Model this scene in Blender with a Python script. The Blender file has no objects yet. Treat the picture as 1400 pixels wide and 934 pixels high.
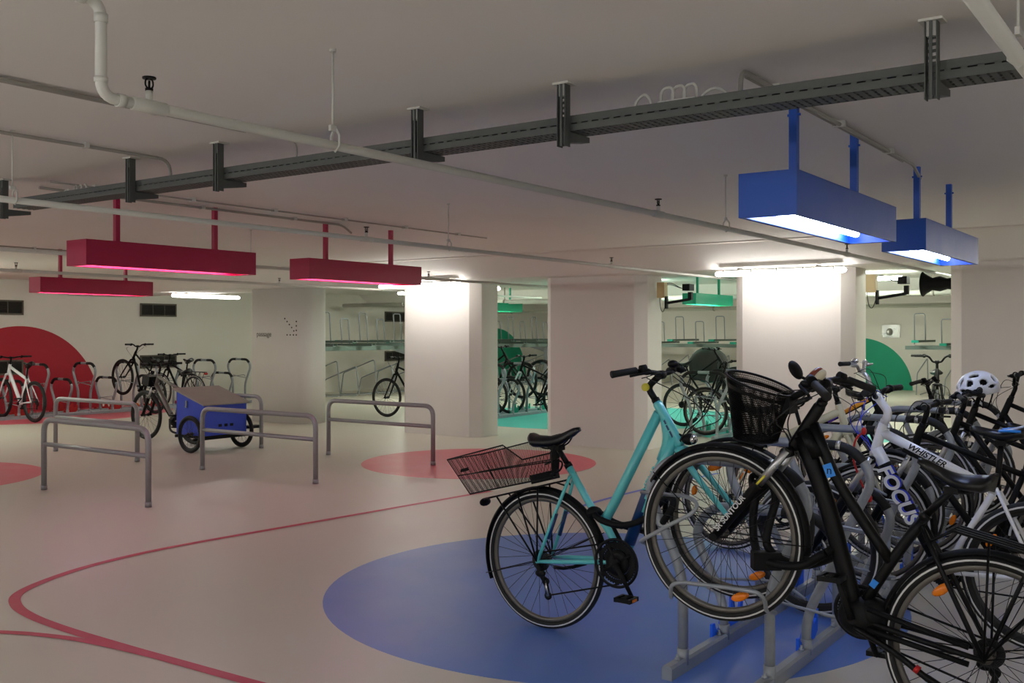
import bpy, bmesh, math, random
from mathutils import Vector, Matrix
random.seed(7)
sc = bpy.context.scene
COL = sc.collection
PI = math.pi
# ---------------------------------------------------------------- axes
# u runs into the hall towards the far end, w runs across it; camera stands at u = w = 0
TH = math.atan(970 / 1364.0)
SU, CU = math.sin(TH), math.cos(TH)
def P(u, w, h=0.0):
    return Vector((u * SU - w * CU, u * CU + w * SU, h))
YAW_U = math.atan2(CU, SU)          # local x along +u
YAW_W = math.atan2(SU, -CU)         # local x along +w
CEIL = 2.52
def V(*a): return Vector(a)

# ---------------------------------------------------------------- materials
def lin(c):
    return tuple(((x / 255.0) / 12.92 if x / 255.0 <= 0.04045 else ((x / 255.0 + 0.055) / 1.055) ** 2.4) for x in c) + (1.0,)
MATS = {}
def mat(name, rgb, rough=0.5, metal=0.0, noise=0.0, nscale=8.0, bump=0.0, bscale=60.0, emit=0.0, ergb=None, spec=0.5, coat=0.0, stretch=None):
    if name in MATS: return MATS[name]
    m = bpy.data.materials.new(name); m.use_nodes = True
    nt = m.node_tree; b = nt.nodes['Principled BSDF']
    col = lin(rgb)
    b.inputs['Base Color'].default_value = col
    b.inputs['Roughness'].default_value = rough
    b.inputs['Metallic'].default_value = metal
    b.inputs['Specular IOR Level'].default_value = spec
    if coat: b.inputs['Coat Weight'].default_value = coat; b.inputs['Coat Roughness'].default_value = 0.15
    tc = nt.nodes.new('ShaderNodeTexCoord')
    vec = tc.outputs['Object']
    if stretch:
        mp = nt.nodes.new('ShaderNodeMapping'); mp.inputs['Scale'].default_value = stretch
        nt.links.new(vec, mp.inputs['Vector']); vec = mp.outputs['Vector']
    if noise:
        n = nt.nodes.new('ShaderNodeTexNoise'); n.inputs['Scale'].default_value = nscale; n.inputs['Detail'].default_value = 6
        nt.links.new(vec, n.inputs['Vector'])
        mx = nt.nodes.new('ShaderNodeMix'); mx.data_type = 'RGBA'
        mx.inputs['A'].default_value = tuple(max(0, c * (1 - noise)) for c in col[:3]) + (1,)
        mx.inputs['B'].default_value = tuple(min(1, c * (1 + noise)) for c in col[:3]) + (1,)
        nt.links.new(n.outputs['Fac'], mx.inputs['Factor'])
        nt.links.new(mx.outputs['Result'], b.inputs['Base Color'])
        mr = nt.nodes.new('ShaderNodeMapRange'); mr.inputs['To Min'].default_value = max(0.02, rough - 0.08); mr.inputs['To Max'].default_value = min(1, rough + 0.08)
        nt.links.new(n.outputs['Fac'], mr.inputs['Value']); nt.links.new(mr.outputs['Result'], b.inputs['Roughness'])
    if bump:
        n2 = nt.nodes.new('ShaderNodeTexNoise'); n2.inputs['Scale'].default_value = bscale; n2.inputs['Detail'].default_value = 5
        nt.links.new(vec, n2.inputs['Vector'])
        bp = nt.nodes.new('ShaderNodeBump'); bp.inputs['Strength'].default_value = bump; bp.inputs['Distance'].default_value = 0.01
        nt.links.new(n2.outputs['Fac'], bp.inputs['Height']); nt.links.new(bp.outputs['Normal'], b.inputs['Normal'])
    if emit:
        b.inputs['Emission Color'].default_value = lin(ergb or rgb); b.inputs['Emission Strength'].default_value = emit
    MATS[name] = m
    return m

M_ceil = mat('painted_concrete_ceiling', (226, 223, 219), 0.75, noise=0.03, nscale=1.3, bump=0.12, bscale=14, stretch=(1, 1, 1))
M_wall = mat('white_wall_paint', (218, 214, 206), 0.7, noise=0.03, nscale=2.0, bump=0.06, bscale=40)
M_colm = mat('column_paint', (220, 215, 210), 0.7, noise=0.03, nscale=2.5, bump=0.06, bscale=30)
M_floor = mat('epoxy_floor', (198, 191, 178), 0.38, noise=0.06, nscale=1.6, bump=0.03, bscale=6, spec=0.45)
M_fblue = mat('blue_floor_paint', (86, 122, 196), 0.4, noise=0.06, nscale=3, spec=0.45)
M_fpink = mat('pink_floor_paint', (208, 88, 104), 0.4, noise=0.05, nscale=3, spec=0.45)
M_fline = mat('red_line_paint', (188, 50, 78), 0.45, noise=0.06, nscale=20)
M_fbline = mat('blue_line_paint', (90, 110, 215), 0.45)
M_fgreen = mat('teal_floor_paint', (70, 190, 180), 0.42, noise=0.05, nscale=3)
M_wred = mat('red_wall_paint', (165, 12, 38), 0.65, noise=0.05, nscale=3)
M_wgreen = mat('green_wall_paint', (0, 146, 112), 0.65, noise=0.05, nscale=3)
M_lblue = mat('blue_lamp_enamel', (8, 76, 178), 0.45, noise=0.03, nscale=5)
M_lred = mat('crimson_lamp_enamel', (168, 8, 66), 0.45, noise=0.03, nscale=5)
M_lgreen = mat('green_lamp_enamel', (0, 160, 125), 0.45)
M_tube = mat('lit_lamp_tube', (255, 250, 242), 0.4, emit=17.0, ergb=(255, 251, 246))
M_tubeo = mat('added_hall_tube', (255, 250, 242), 0.4, emit=56.0, ergb=(246, 248, 255))
M_tubef = mat('added_far_tube', (250, 255, 240), 0.4, emit=75.0, ergb=(248, 255, 238))
M_tubew = mat('lit_trough_tube', (255, 252, 248), 0.4, emit=30.0, ergb=(222, 236, 255))
M_tuber = mat('lit_pink_tube', (255, 225, 240), 0.4, emit=24.0, ergb=(255, 205, 236))
M_tubeg = mat('lit_green_tube', (225, 255, 240), 0.4, emit=24.0, ergb=(170, 255, 225))
M_galv = mat('galvanized_steel', (150, 156, 162), 0.42, 0.35, noise=0.14, nscale=30, bump=0.03, bscale=80)
M_stand = mat('galvanized_stand_steel', (150, 150, 152), 0.45, 0.4, noise=0.1, nscale=18)
M_tray = mat('dull_zinc_tray', (84, 87, 84), 0.55, 0.25, noise=0.12, nscale=14)
M_pipe = mat('white_pipe_paint', (196, 196, 188), 0.45, noise=0.04, nscale=6)
M_cond = mat('grey_conduit', (150, 146, 138), 0.55, noise=0.05, nscale=9)
M_black = mat('black_paint', (7, 7, 8), 0.45, noise=0.1, nscale=12, spec=.22)
M_matt = mat('matt_black', (8, 8, 9), 0.6, noise=0.15, nscale=16, spec=.22)
M_rub = mat('tyre_rubber', (9, 9, 9), 0.7, noise=0.2, nscale=20, bump=0.1, bscale=160)
M_refl = mat('reflective_stripe', (205, 205, 205), 0.4)
M_alu = mat('brushed_aluminium', (188, 190, 192), 0.3, 0.9, noise=0.06, nscale=30)
M_rimd = mat('dark_rim', (52, 52, 54), 0.4, 0.6, noise=0.1, nscale=20)
M_rims = mat('silver_rim', (100, 96, 90), 0.4, 0.5, noise=0.06, nscale=20)
M_chrome = mat('chrome', (220, 220, 222), 0.12, 1.0, noise=0.03, nscale=10)
M_teal = mat('teal_frame_enamel', (92, 196, 198), 0.3, noise=0.03, nscale=9, coat=0.4)
M_navy = mat('navy_frame_enamel', (14, 52, 104), 0.32, noise=0.04, nscale=9, coat=0.4)
M_white = mat('white_frame_enamel', (226, 228, 232), 0.3, noise=0.03, nscale=9, coat=0.4)
M_cream = mat('cream_frame_enamel', (205, 200, 168), 0.35, noise=0.05, nscale=9)
M_yell = mat('yellow_frame_enamel', (226, 150, 20), 0.35, noise=0.04, nscale=9)
M_purp = mat('purple_frame_enamel', (92, 50, 190), 0.35, noise=0.04, nscale=9)
M_silv = mat('silver_frame_enamel', (120, 114, 108), 0.32, 0.5, noise=0.05, nscale=9)
M_gray = mat('grey_frame_enamel', (70, 74, 80), 0.35, 0.2, noise=0.06, nscale=9)
M_orange = mat('orange_reflector', (240, 130, 10), 0.25, noise=0.12, nscale=60)
M_redp = mat('red_plastic', (176, 22, 20), 0.35, noise=0.08, nscale=30)
M_bluep = mat('blue_rack_plastic', (8, 100, 245), 0.5, noise=0.05, nscale=10)
M_greenp = mat('green_rack_plastic', (0, 150, 125), 0.5, noise=0.05, nscale=10)
M_bluet = mat('bright_blue_decal', (40, 140, 235), 0.4)
M_saddle = mat('black_saddle_vinyl', (11, 11, 12), 0.33, noise=0.1, nscale=10, bump=0.05, bscale=120)
M_boxb = mat('blue_plywood', (46, 74, 196), 0.6, noise=0.1, nscale=6, bump=0.08, bscale=18)
M_lid = mat('grey_weathered_lid', (146, 140, 134), 0.7, noise=0.12, nscale=5, bump=0.1, bscale=18)
M_vframe = mat('grey_vent_frame', (92, 86, 76), 0.6, 0.2, noise=0.1, nscale=8)
M_grille = mat('dark_vent_grille', (40, 37, 33), 0.6, 0.2, noise=0.1, nscale=8)
M_beige = mat('beige_plastic', (196, 178, 130), 0.5, noise=0.05, nscale=8)
M_text = mat('dark_lettering', (30, 28, 28), 0.6)
M_textg = mat('grey_lettering', (112, 108, 102), 0.6)
M_blueT = mat('blue_lettering', (40, 60, 200), 0.5)
M_bell = mat('brown_bell', (120, 50, 32), 0.3, noise=0.1, nscale=40, coat=0.4)
M_ivory = mat('ivory_plastic', (220, 212, 185), 0.35, noise=0.05, nscale=20)
M_brass = mat('yellow_cap', (200, 190, 40), 0.4, noise=0.05, nscale=30)
M_bag = mat('dark_grey_canvas', (58, 58, 54), 0.8, noise=0.15, nscale=12, bump=0.2, bscale=40)
M_traydeck = mat('grey_green_deck', (106, 122, 116), 0.5, 0.4, noise=0.08, nscale=8)
M_steelplate = mat('steel_plate', (190, 190, 186), 0.3, 0.8, noise=0.1, nscale=6)
M_glass = mat('frosted_greenish_glass', (196, 206, 196), 0.35, noise=0.03, nscale=3)
M_cable = mat('black_cable_sheath', (14, 14, 15), 0.45, noise=0.05, nscale=30)
M_bcable = mat('blue_cable_sheath', (30, 50, 190), 0.45, noise=0.05, nscale=30)

# ---------------------------------------------------------------- mesh builder
class MB:
    def __init__(s): s.v = []; s.f = []; s.m = []; s.s = []
    def add(s, vs, fs, mi=0, smooth=False):
        o = len(s.v); s.v.extend([tuple(x) for x in vs])
        for k, f in enumerate(fs):
            s.f.append([o + i for i in f]); s.m.append(mi[k] if isinstance(mi, list) else mi); s.s.append(smooth)
        return s
    def box(s, c, d, mi=0, R=None):
        hx, hy, hz = d[0] / 2, d[1] / 2, d[2] / 2; c = Vector(c)
        vs = [Vector((x, y, z)) for x in (-hx, hx) for y in (-hy, hy) for z in (-hz, hz)]
        if R is not None: vs = [R @ v for v in vs]
        return s.add([c + v for v in vs], [(0, 1, 3, 2), (4, 6, 7, 5), (0, 4, 5, 1), (2, 3, 7, 6), (0, 2, 6, 4), (1, 5, 7, 3)], mi)
    def tube(s, pts, r, n=8, closed=False, mi=0, flat=1.0):
        pts = [Vector(p) for p in pts]; N = len(pts)
        rs = r if isinstance(r, (list, tuple)) else [r] * N
        tang = []
        for i in range(N):
            a = pts[(i - 1) % N] if (closed or i > 0) else pts[i]
            b = pts[(i + 1) % N] if (closed or i < N - 1) else pts[i]
            t = b - a
            tang.append(t.normalized() if t.length > 1e-9 else Vector((0, 0, 1)))
        up = Vector((0, 1, 0))
        if abs(tang[0].dot(up)) > 0.9: up = Vector((0, 0, 1))
        nrm = (up - tang[0] * up.dot(tang[0])).normalized()
        vs = []
        for i in range(N):
            t = tang[i]; nrm = nrm - t * nrm.dot(t)
            if nrm.length < 1e-6: nrm = t.orthogonal()
            nrm.normalize(); bi = t.cross(nrm)
            for k in range(n):
                a = 2 * PI * k / n
                vs.append(pts[i] + nrm * (math.cos(a) * rs[i] * flat) + bi * (math.sin(a) * rs[i]))
        fs = []
        for i in range(N if closed else N - 1):
            j = (i + 1) % N
            for k in range(n):
                l = (k + 1) % n
                fs.append((i * n + k, i * n + l, j * n + l, j * n + k))
        s.add(vs, fs, mi, n > 4)
        if not closed:
            o = len(s.v) - N * n
            s.f.append([o + k for k in range(n)][::-1]); s.m.append(mi); s.s.append(False)
            s.f.append([o + (N - 1) * n + k for k in range(n)]); s.m.append(mi); s.s.append(False)
        return s
    def rev(s, prof, c=(0, 0, 0), axis=(0, 1, 0), n=32, closed=True, mi=0, mfun=None, smooth=True, arc=None, caps=False):
        # prof: (radius, offset along axis)
        ax = Vector(axis).normalized(); c = Vector(c)
        e1 = Vector((1, 0, 0)); 
        if abs(ax.x) > 0.9: e1 = Vector((0, 1, 0))
        e1 = (e1 - ax * e1.dot(ax)).normalized(); e2 = e1.cross(ax)   # for axis y: e2 = x cross y = z
        a0, a1 = arc if arc else (0, 2 * PI)
        full = arc is None; K = n if full else n + 1; m = len(prof)
        vs = []
        for i in range(K):
            a = a0 + (a1 - a0) * i / n
            d = e1 * math.cos(a) + e2 * math.sin(a)
            for (r, o) in prof: vs.append(c + d * r + ax * o)
        fs = []; mis = []
        for i in range(n):
            j = (i + 1) % K
            for k in range(m if closed else m - 1):
                l = (k + 1) % m
                fs.append((i * m + k, i * m + l, j * m + l, j * m + k)); mis.append(mfun(k) if mfun else mi)
        s.add(vs, fs, mis, smooth)
        if not full and closed:
            o = len(s.v) - K * m
            s.f.append([o + k for k in range(m)]); s.m.append(mi); s.s.append(False)
            s.f.append([o + (K - 1) * m + k for k in range(m)][::-1]); s.m.append(mi); s.s.append(False)
        return s
    def cyl(s, a, b, r, n=12, mi=0, r2=None):
        return s.tube([a, b], [r, r if r2 is None else r2], n, mi=mi)
    def ell(s, c, rad, nu=14, nv=8, mi=0, R=None):
        vs = []; fs = []; c = Vector(c)
        for i in range(nv + 1):
            p = -PI / 2 + PI * i / nv
            for j in range(nu):
                a = 2 * PI * j / nu
                v = Vector((rad[0] * math.cos(p) * math.cos(a), rad[1] * math.cos(p) * math.sin(a), rad[2] * math.sin(p)))
                vs.append(c + (R @ v if R is not None else v))
        for i in range(nv):
            for j in range(nu):
                k = (j + 1) % nu
                fs.append((i * nu + j, i * nu + k, (i + 1) * nu + k, (i + 1) * nu + j))
        return s.add(vs, fs, mi, True)
    def prism(s, poly, d0, d1, mk, mi=0):
        # poly: 2d points; mk(p, d) -> 3d
        n = len(poly)
        vs = [mk(p, d0) for p in poly] + [mk(p, d1) for p in poly]
        fs = [list(range(n))[::-1], list(range(n, 2 * n))] + [(i, (i + 1) % n, n + (i + 1) % n, n + i) for i in range(n)]
        return s.add(vs, fs, mi)
    def loft(s, secs, mi=0, closed=True, caps=True, smooth=True):
        n = len(secs[0]); vs = [v for q in secs for v in q]; fs = []
        for i in range(len(secs) - 1):
            for k in range(n if closed else n - 1):
                l = (k + 1) % n
                fs.append((i * n + k, i * n + l, (i + 1) * n + l, (i + 1) * n + k))
        s.add(vs, fs, mi, smooth)
        if caps:
            o = len(s.v) - len(vs)
            s.f.append([o + k for k in range(n)][::-1]); s.m.append(mi); s.s.append(False)
            s.f.append([o + (len(secs) - 1) * n + k for k in range(n)]); s.m.append(mi); s.s.append(False)
        return s
    def build(s, name, mats, parent=None, M=None):
        me = bpy.data.meshes.new(name)
        vs = s.v if M is None else [tuple(M @ Vector(v)) for v in s.v]
        me.from_pydata(vs, [], s.f)
        for mm in (mats if isinstance(mats, (list, tuple)) else [mats]): me.materials.append(mm)
        me.polygons.foreach_set('material_index', s.m)
        me.polygons.foreach_set('use_smooth', s.s)
        me.update()
        bm = bmesh.new(); bm.from_mesh(me)
        bmesh.ops.recalc_face_normals(bm, faces=bm.faces); bm.to_mesh(me); bm.free()
        o = bpy.data.objects.new(name, me); COL.objects.link(o)
        if parent is not None: o.parent = parent
        return o
def empty(name, loc, yaw=0.0, parent=None):
    o = bpy.data.objects.new(name, None); COL.objects.link(o); o.location = loc; o.rotation_euler = (0, 0, yaw); o.empty_display_size = 0.1
    if parent is not None: o.parent = parent
    return o
def tag(o, label, cat, group=None):
    o['label'] = label; o['category'] = cat
    if group: o['group'] = group
    return o
def struct(o): o['kind'] = 'structure'; return o
def fillet(pts, r, n=6):
    pts = [Vector(p) for p in pts]; out = [pts[0]]
    for i in range(1, len(pts) - 1):
        a, b, c = pts[i - 1], pts[i], pts[i + 1]
        d1 = (a - b); d2 = (c - b); rr = min(r, d1.length * 0.49, d2.length * 0.49)
        p0 = b + d1.normalized() * rr; p1 = b + d2.normalized() * rr
        for k in range(n + 1):
            t = k / n; out.append(p0 * (1 - t) ** 2 + b * 2 * t * (1 - t) + p1 * t * t)
    out.append(pts[-1]); return out
def spline(pts, n=6):
    pts = [Vector(p) for p in pts]; q = [pts[0] * 2 - pts[1]] + pts + [pts[-1] * 2 - pts[-2]]; out = []
    for i in range(1, len(q) - 2):
        for k in range(n):
            t = k / n
            out.append(0.5 * ((2 * q[i]) + (q[i + 1] - q[i - 1]) * t + (2 * q[i - 1] - 5 * q[i] + 4 * q[i + 1] - q[i + 2]) * t * t + (-q[i - 1] + 3 * q[i] - 3 * q[i + 1] + q[i + 2]) * t ** 3))
    out.append(pts[-1]); return out
def text_obj(name, txt, size, m, origin, xd, yd, parent=None, shear=0.0, align='LEFT', bold=0.0, extrude=0.0006):
    cu = bpy.data.curves.new(name, 'FONT'); cu.body = txt; cu.size = size; cu.extrude = extrude; cu.shear = shear; cu.align_x = align; cu.offset = bold
    to = bpy.data.objects.new(name, cu); COL.objects.link(to)
    dg = bpy.context.evaluated_depsgraph_get(); dg.update()
    me = bpy.data.meshes.new_from_object(to.evaluated_get(dg))
    bpy.data.objects.remove(to); bpy.data.curves.remove(cu)
    xd = Vector(xd).normalized(); yd = Vector(yd); yd = (yd - xd * yd.dot(xd)).normalized(); zd = xd.cross(yd)
    M = Matrix(((xd.x, yd.x, zd.x, origin[0]), (xd.y, yd.y, zd.y, origin[1]), (xd.z, yd.z, zd.z, origin[2]), (0, 0, 0, 1)))
    me.transform(M); me.name = name; me.materials.clear(); me.materials.append(m)
    o = bpy.data.objects.new(name, me); COL.objects.link(o)
    if parent is not None: o.parent = parent
    return o
# ================================================================ room
def uv_prism(name, poly, h0, h1, m):      # vertical prism from (u,w) outline
    b = MB(); b.prism(poly, h0, h1, lambda p, d: P(p[0], p[1], d)); return b.build(name, m)
def disc_uv(name, cu, cw, r, h, m, a0=0, a1=2 * PI, n=96, t=0.0012):
    full = abs(a1 - a0 - 2 * PI) < 1e-6
    poly = [(cu + r * math.cos(a0 + (a1 - a0) * i / n), cw + r * math.sin(a0 + (a1 - a0) * i / n)) for i in range(n if full else n + 1)]
    b = MB(); b.prism(poly, h, h + t, lambda p, d: P(p[0], p[1], d)); return struct(b.build(name, m))
UB, UF, WR, WL = -5.0, 27.5, -7.0, 18.6
struct(uv_prism('floor', [(UB, WR), (UF, WR), (UF, WL), (UB, WL)], -0.15, 0.0, M_floor))
struct(uv_prism('ceiling', [(UB, WR), (UF, WR), (UF, WL), (UB, WL)], CEIL, CEIL + 0.2, M_ceil))
struct(uv_prism('wall_left', [(UB, WL), (UF + .2, WL), (UF + .2, WL + .2), (UB, WL + .2)], 0, CEIL, M_wall))
struct(uv_prism('wall_back', [(UF, WR), (UF + .2, WR), (UF + .2, WL), (UF, WL)], 0, CEIL, M_wall))
struct(uv_prism('wall_right', [(UB, WR - .2), (UF, WR - .2), (UF, WR), (UB, WR)], 0, CEIL, M_wall))
struct(uv_prism('wall_front', [(UB - .2, WR), (UB, WR), (UB, WL), (UB - .2, WL)], 0, CEIL, M_wall))
def beam(u, lo=2.255, half=0.62, sl=0.42):
    prof = [(u - half - sl, CEIL - .001), (u - half, lo), (u + half, lo), (u + half + sl, CEIL - .001)]
    b = MB(); b.prism(prof, WR, WL, lambda p, d: P(p[0], d, p[1])); return struct(b.build('beam', M_ceil))
beam(11.62)
beam(20.2, 2.24)
b = MB(); b.prism([(10.36, CEIL - .012), (10.5, CEIL - .012), (10.5, CEIL), (10.36, CEIL)], WR, WL, lambda p, d: P(p[0], d, p[1]))
struct(b.build('ceiling_strip', M_colm))
def column(w0, w1, u0=11.35, depth=0.65, ch=0.13, h1=2.256, rnd=0):
    poly = [(u0, w0 + 0), (u0, w1), (u0 + ch, w1 + ch), (u0 + depth - ch, w1 + ch), (u0 + depth, w1), (u0 + depth, w0), (u0 + depth - ch, w0 - ch), (u0 + ch, w0 - ch)]
    if rnd:
        poly = []
        for (ku, kw, a, r) in ((0, 0, PI, .24), (1, 0, 1.5 * PI, .24), (1, 1, 0, .06), (0, 1, .5 * PI, .06)):
            cu = u0 + depth - r if ku else u0 + r; cw = w1 + ch - r if kw else w0 - ch + r
            poly += [(cu + r * math.cos(a + .5 * PI * k / rnd), cw + r * math.sin(a + .5 * PI * k / rnd)) for k in range(rnd + 1)]
    b = MB(); b.prism(poly, 0, h1, lambda p, d: P(p[0], p[1], d))
    if rnd: b.s = [len(f) == 4 for f in b.f]
    o = struct(b.build('column', M_colm)); return o
column(12.42, 13.45, rnd=6); column(8.83, 10.05); column(6.15, 7.43); column(3.51, 4.68); column(-1.2, 2.24)
# painted discs and lines
disc_uv('floor_marking', 5.1, 2.93, 1.65, 0.0, M_fblue)
disc_uv('floor_marking', 9.25, 7.05, 1.36, 0.0, M_fpink)
disc_uv('floor_marking', 4.75, 11.12, 1.34, 0.0, M_fpink)
disc_uv('floor_marking', 10.03, WL, 2.75, 0.0, M_fpink, PI, 2 * PI)
disc_uv('floor_marking', 15.6, 9.2, 2.6, 0.0, M_fgreen)
disc_uv('floor_marking', 14.6, 5.2, 1.5, 0.0, M_fgreen)
def wall_disc_left(cu, r, m):
    poly = [(cu + r * math.cos(PI * i / 64), r * math.sin(PI * i / 64)) for i in range(65)]
    b = MB(); b.prism(poly, WL - .004, WL, lambda p, d: P(p[0], d, p[1])); return struct(b.build('wall_marking', m))
wall_disc_left(10.03, 1.64, M_wred)
wall_disc_left(25.3, 1.66, M_wgreen)
b = MB(); b.prism([(8.0 + 1.38 * math.cos(PI * i / 64), 1.38 * math.sin(PI * i / 64)) for i in range(65)], UF - .004, UF, lambda p, d: P(d, p[0], p[1]))
struct(b.build('wall_marking', M_wgreen))
def ribbon(name, pts, wd, m, h=0.0):
    pts = [Vector((p[0], p[1], 0)) for p in pts]; L = []; R = []
    for i in range(len(pts)):
        t = (pts[min(i + 1, len(pts) - 1)] - pts[max(i - 1, 0)]).normalized(); n = Vector((-t.y, t.x, 0)) * wd / 2
        L.append(pts[i] + n); R.append(pts[i] - n)
    poly = L + R[::-1]; k = len(pts); b = MB()
    vs = [P(p.x, p.y, h + 0.0016) for p in poly]
    b.add(vs, [(i, i + 1, 2 * k - 2 - i, 2 * k - 1 - i) for i in range(k - 1)]); return struct(b.build(name, m))
ribbon('floor_marking', spline([(7.62, 5.66, 0), (6.5, 5.78, 0), (5.35, 5.90, 0), (4.6, 5.98, 0), (4.12, 6.0, 0), (3.65, 5.94, 0), (3.28, 5.805, 0), (3.03, 5.64, 0), (2.90, 5.42, 0), (2.835, 5.15, 0), (2.81, 4.8, 0), (2.812, 4.3, 0), (2.83, 3.7, 0), (2.86, 2.8, 0), (2.9, 0.5, 0)], 8), 0.062, M_fline, 0.0004)
ribbon('floor_marking', spline([(2.30, 5.9, 0), (2.5, 5.2, 0), (2.66, 4.85, 0), (2.76, 4.5, 0), (2.815, 4.0, 0), (2.83, 3.7, 0)], 8), 0.05, M_fline, 0.0008)
ribbon('floor_marking', spline([(7.0, 4.44, 0), (7.5, 4.53, 0), (8.6, 4.52, 0), (10.0, 4.4, 0)], 8), 0.05, M_fbline, 0.0004)
# vents in the left wall
def vent(u, h, L=0.86, H=0.25, lab=''):
    r = empty('wall_vent', P(u, WL, h), YAW_U)
    fr = MB()
    for z in (-H / 2, H / 2): fr.box((0, 0.016, z), (L + .03, .03, .03))
    for x in (-L / 2, L / 2): fr.box((x, 0.016, 0), (.03, .03, H))
    for x in (-L / 6, L / 6): fr.box((x, 0.016, 0), (.012, .02, H))
    fr.build('vent_frame', M_vframe, r)
    s = MB(); s.box((0, .003, 0), (L, .006, H))
    for k in range(9): s.box((0, .014, -H / 2 + (k + .5) * H / 9), (L, .016, .006), R=Matrix.Rotation(.6, 3, 'X'))
    s.build('vent_grille', M_grille, r)
    for c in r.children: c.rotation_euler = (0, 0, PI)
    tag(r, lab, 'vent', None)
vent(9.64, 1.99, lab='dark wall vent high above the red painted half disc')
vent(13.05, 2.0, lab='dark wall vent high up, beside the batten light on the wall')
vent(9.64, 0.86, lab='dark wall vent low on the red half disc behind the white bicycle')
vent(13.05, 0.9, lab='dark wall vent low down behind the raised black bicycle and bare hoops')
vent(20.6, 1.96, lab='dark vent high on the far wall above the double-deck rack')
vent(20.6, 0.88, lab='dark vent low on the far wall beneath the double-deck rack')

# ================================================================ lamps
def trough(u0, w, m, lab, grp, L=1.52, Wd=0.25, H=0.185, bot=1.985, tube=None):
    r = empty('trough_lamp', P(u0 + L / 2, w, bot), YAW_U)
    b = MB(); t = .004
    b.box((0, 0, H - t), (L, Wd, t)); 
    for y in (-1, 1): b.box((0, y * (Wd / 2 - t / 2), H / 2), (L, t, H))
    for x in (-1, 1): b.box((x * (L / 2 - t / 2), 0, H / 2), (t, Wd - 2 * t, H))
    for y in (-1, 1): b.box((0, y * (Wd / 2 - .011), .003), (L - .01, .02, .004))
    for x in (-1, 1): b.box((x * (L / 2 - .02), 0, .003), (.036, Wd - .03, .004))
    b.build('housing', m, r)
    for y in (.06,):
        g = MB(); g.tube([(-L / 2 + .08, y, .045), (L / 2 - .08, y, .045)], .016, 10); g.build('lamp_tube', tube or M_tubew, r)
    rl = CEIL - bot - H
    for x in (-L * .29, L * .29):
        g = MB(); g.box((x, 0, H + rl / 2), (.035, .035, rl)); g.box((x, 0, H + rl - .06), (.01, .058, .01)); g.cyl((x, 0, H), (x, 0, H + .012), .03, 12)
        g.build('rod', m, r)
    tag(r, lab, 'lamp', grp); return r
trough(3.97, 1.53, M_lblue, 'larger blue trough lamp hanging nearest above the bicycle rack', 'blue lamps over the bicycle rack')
trough(6.1, 1.52, M_lblue, 'blue trough lamp hanging behind the larger blue one', 'blue lamps over the bicycle rack')
trough(4.0, 6.66, M_lred, 'long crimson trough lamp hanging above the two front hoops', 'crimson lamps', tube=M_tuber)
trough(6.15, 6.70, M_lred, 'crimson trough lamp hanging in front of the column with the lit batten', 'crimson lamps', tube=M_tuber)
trough(6.35, 11.45, M_lred, 'crimson trough lamp partly under the long one, near the red wall disc', 'crimson lamps', tube=M_tuber)
trough(15.2, 7.2, M_lgreen, 'green trough lamp seen between the two widest pale columns above parked bicycles', 'green lamps', tube=M_tubeg)
trough(17.0, 13.0, M_lgreen, 'green trough lamp seen in the narrow gap beside the brightly lit column', 'green lamps', tube=M_tubeg)
def batten(u, w, yaw, lab, L=1.52, top=2.245, tm=None):
    r = empty('batten_light', P(u, w, top), yaw)
    b = MB(); b.box((0, 0, -.014), (L - .05, .085, .018)); 
    for x in (-.42 * L, -.2 * L, 0, .2 * L, .42 * L):
        for y in (-.056, .056): b.box((x, y, -.03), (.018, .012, .04))
    b.build('housing', M_pipe, r)
    sec = []
    for k, (x, s) in enumerate([(-L / 2, .3), (-L / 2 + .015, .8), (-L / 2 + .04, 1), (L / 2 - .04, 1), (L / 2 - .015, .8), (L / 2, .3)]):
        sec.append([Vector((x, .055 * s * math.cos(a), -.052 + .03 * s * math.sin(a))) for a in [2 * PI * i / 14 for i in range(14)]])
    c = MB(); c.loft(sec); c.build('diffuser', tm or M_tube, r)
    for x in (-.3 * L, .3 * L):
        g = MB(); g.box((x, 0, .0), (.03, .1, .02)); g.build('bracket', M_cond, r)
    tag(r, lab, 'light', 'white batten lights')
    return r
batten(10.93, 4.08, YAW_W, 'lit white batten light washing the column by the blue lamps')
batten(10.93, 9.42, YAW_W, 'lit white batten light at the column top behind a crimson lamp')
batten(12.45, 9.85, YAW_W, 'lit white batten light peeking past the brightly lit column, mostly hidden behind it')
batten(12.0, 15.6, YAW_U, 'lit white batten light near the wall vents, left of the lettered column'.replace('left of', 'beside'))
# ================================================================ services under the ceiling
def Uh(px, py, u):   # helper used while surveying: point on the plane u = const seen at a pixel
    x = (px - 700) / 1364.0; t = u / (x * SU + CU)
    return (-x * CU + SU) * t, 1.5 - (py - 456) / 1364.0 * t
TU = 3.46
tr = empty('cable_tray', P(TU, 2.0, 2.33), YAW_W)
def tray_rail(y, lipdir):
    b = MB(); L0, L1 = -3.0, 4.5; Hh = .055; n = 150; dx = (L1 - L0) / n
    b.box(((L0 + L1) / 2, y, .0105), (L1 - L0, .003, .027)); b.box(((L0 + L1) / 2, y, Hh - .011), (L1 - L0, .003, .029))
    b.box(((L0 + L1) / 2, y + lipdir * .008, Hh + .003), (L1 - L0, .018, .003))
    for k in range(n): b.box((L0 + (k + .5) * dx, y, .027), (dx * .4, .003, .012))
    return b
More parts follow.
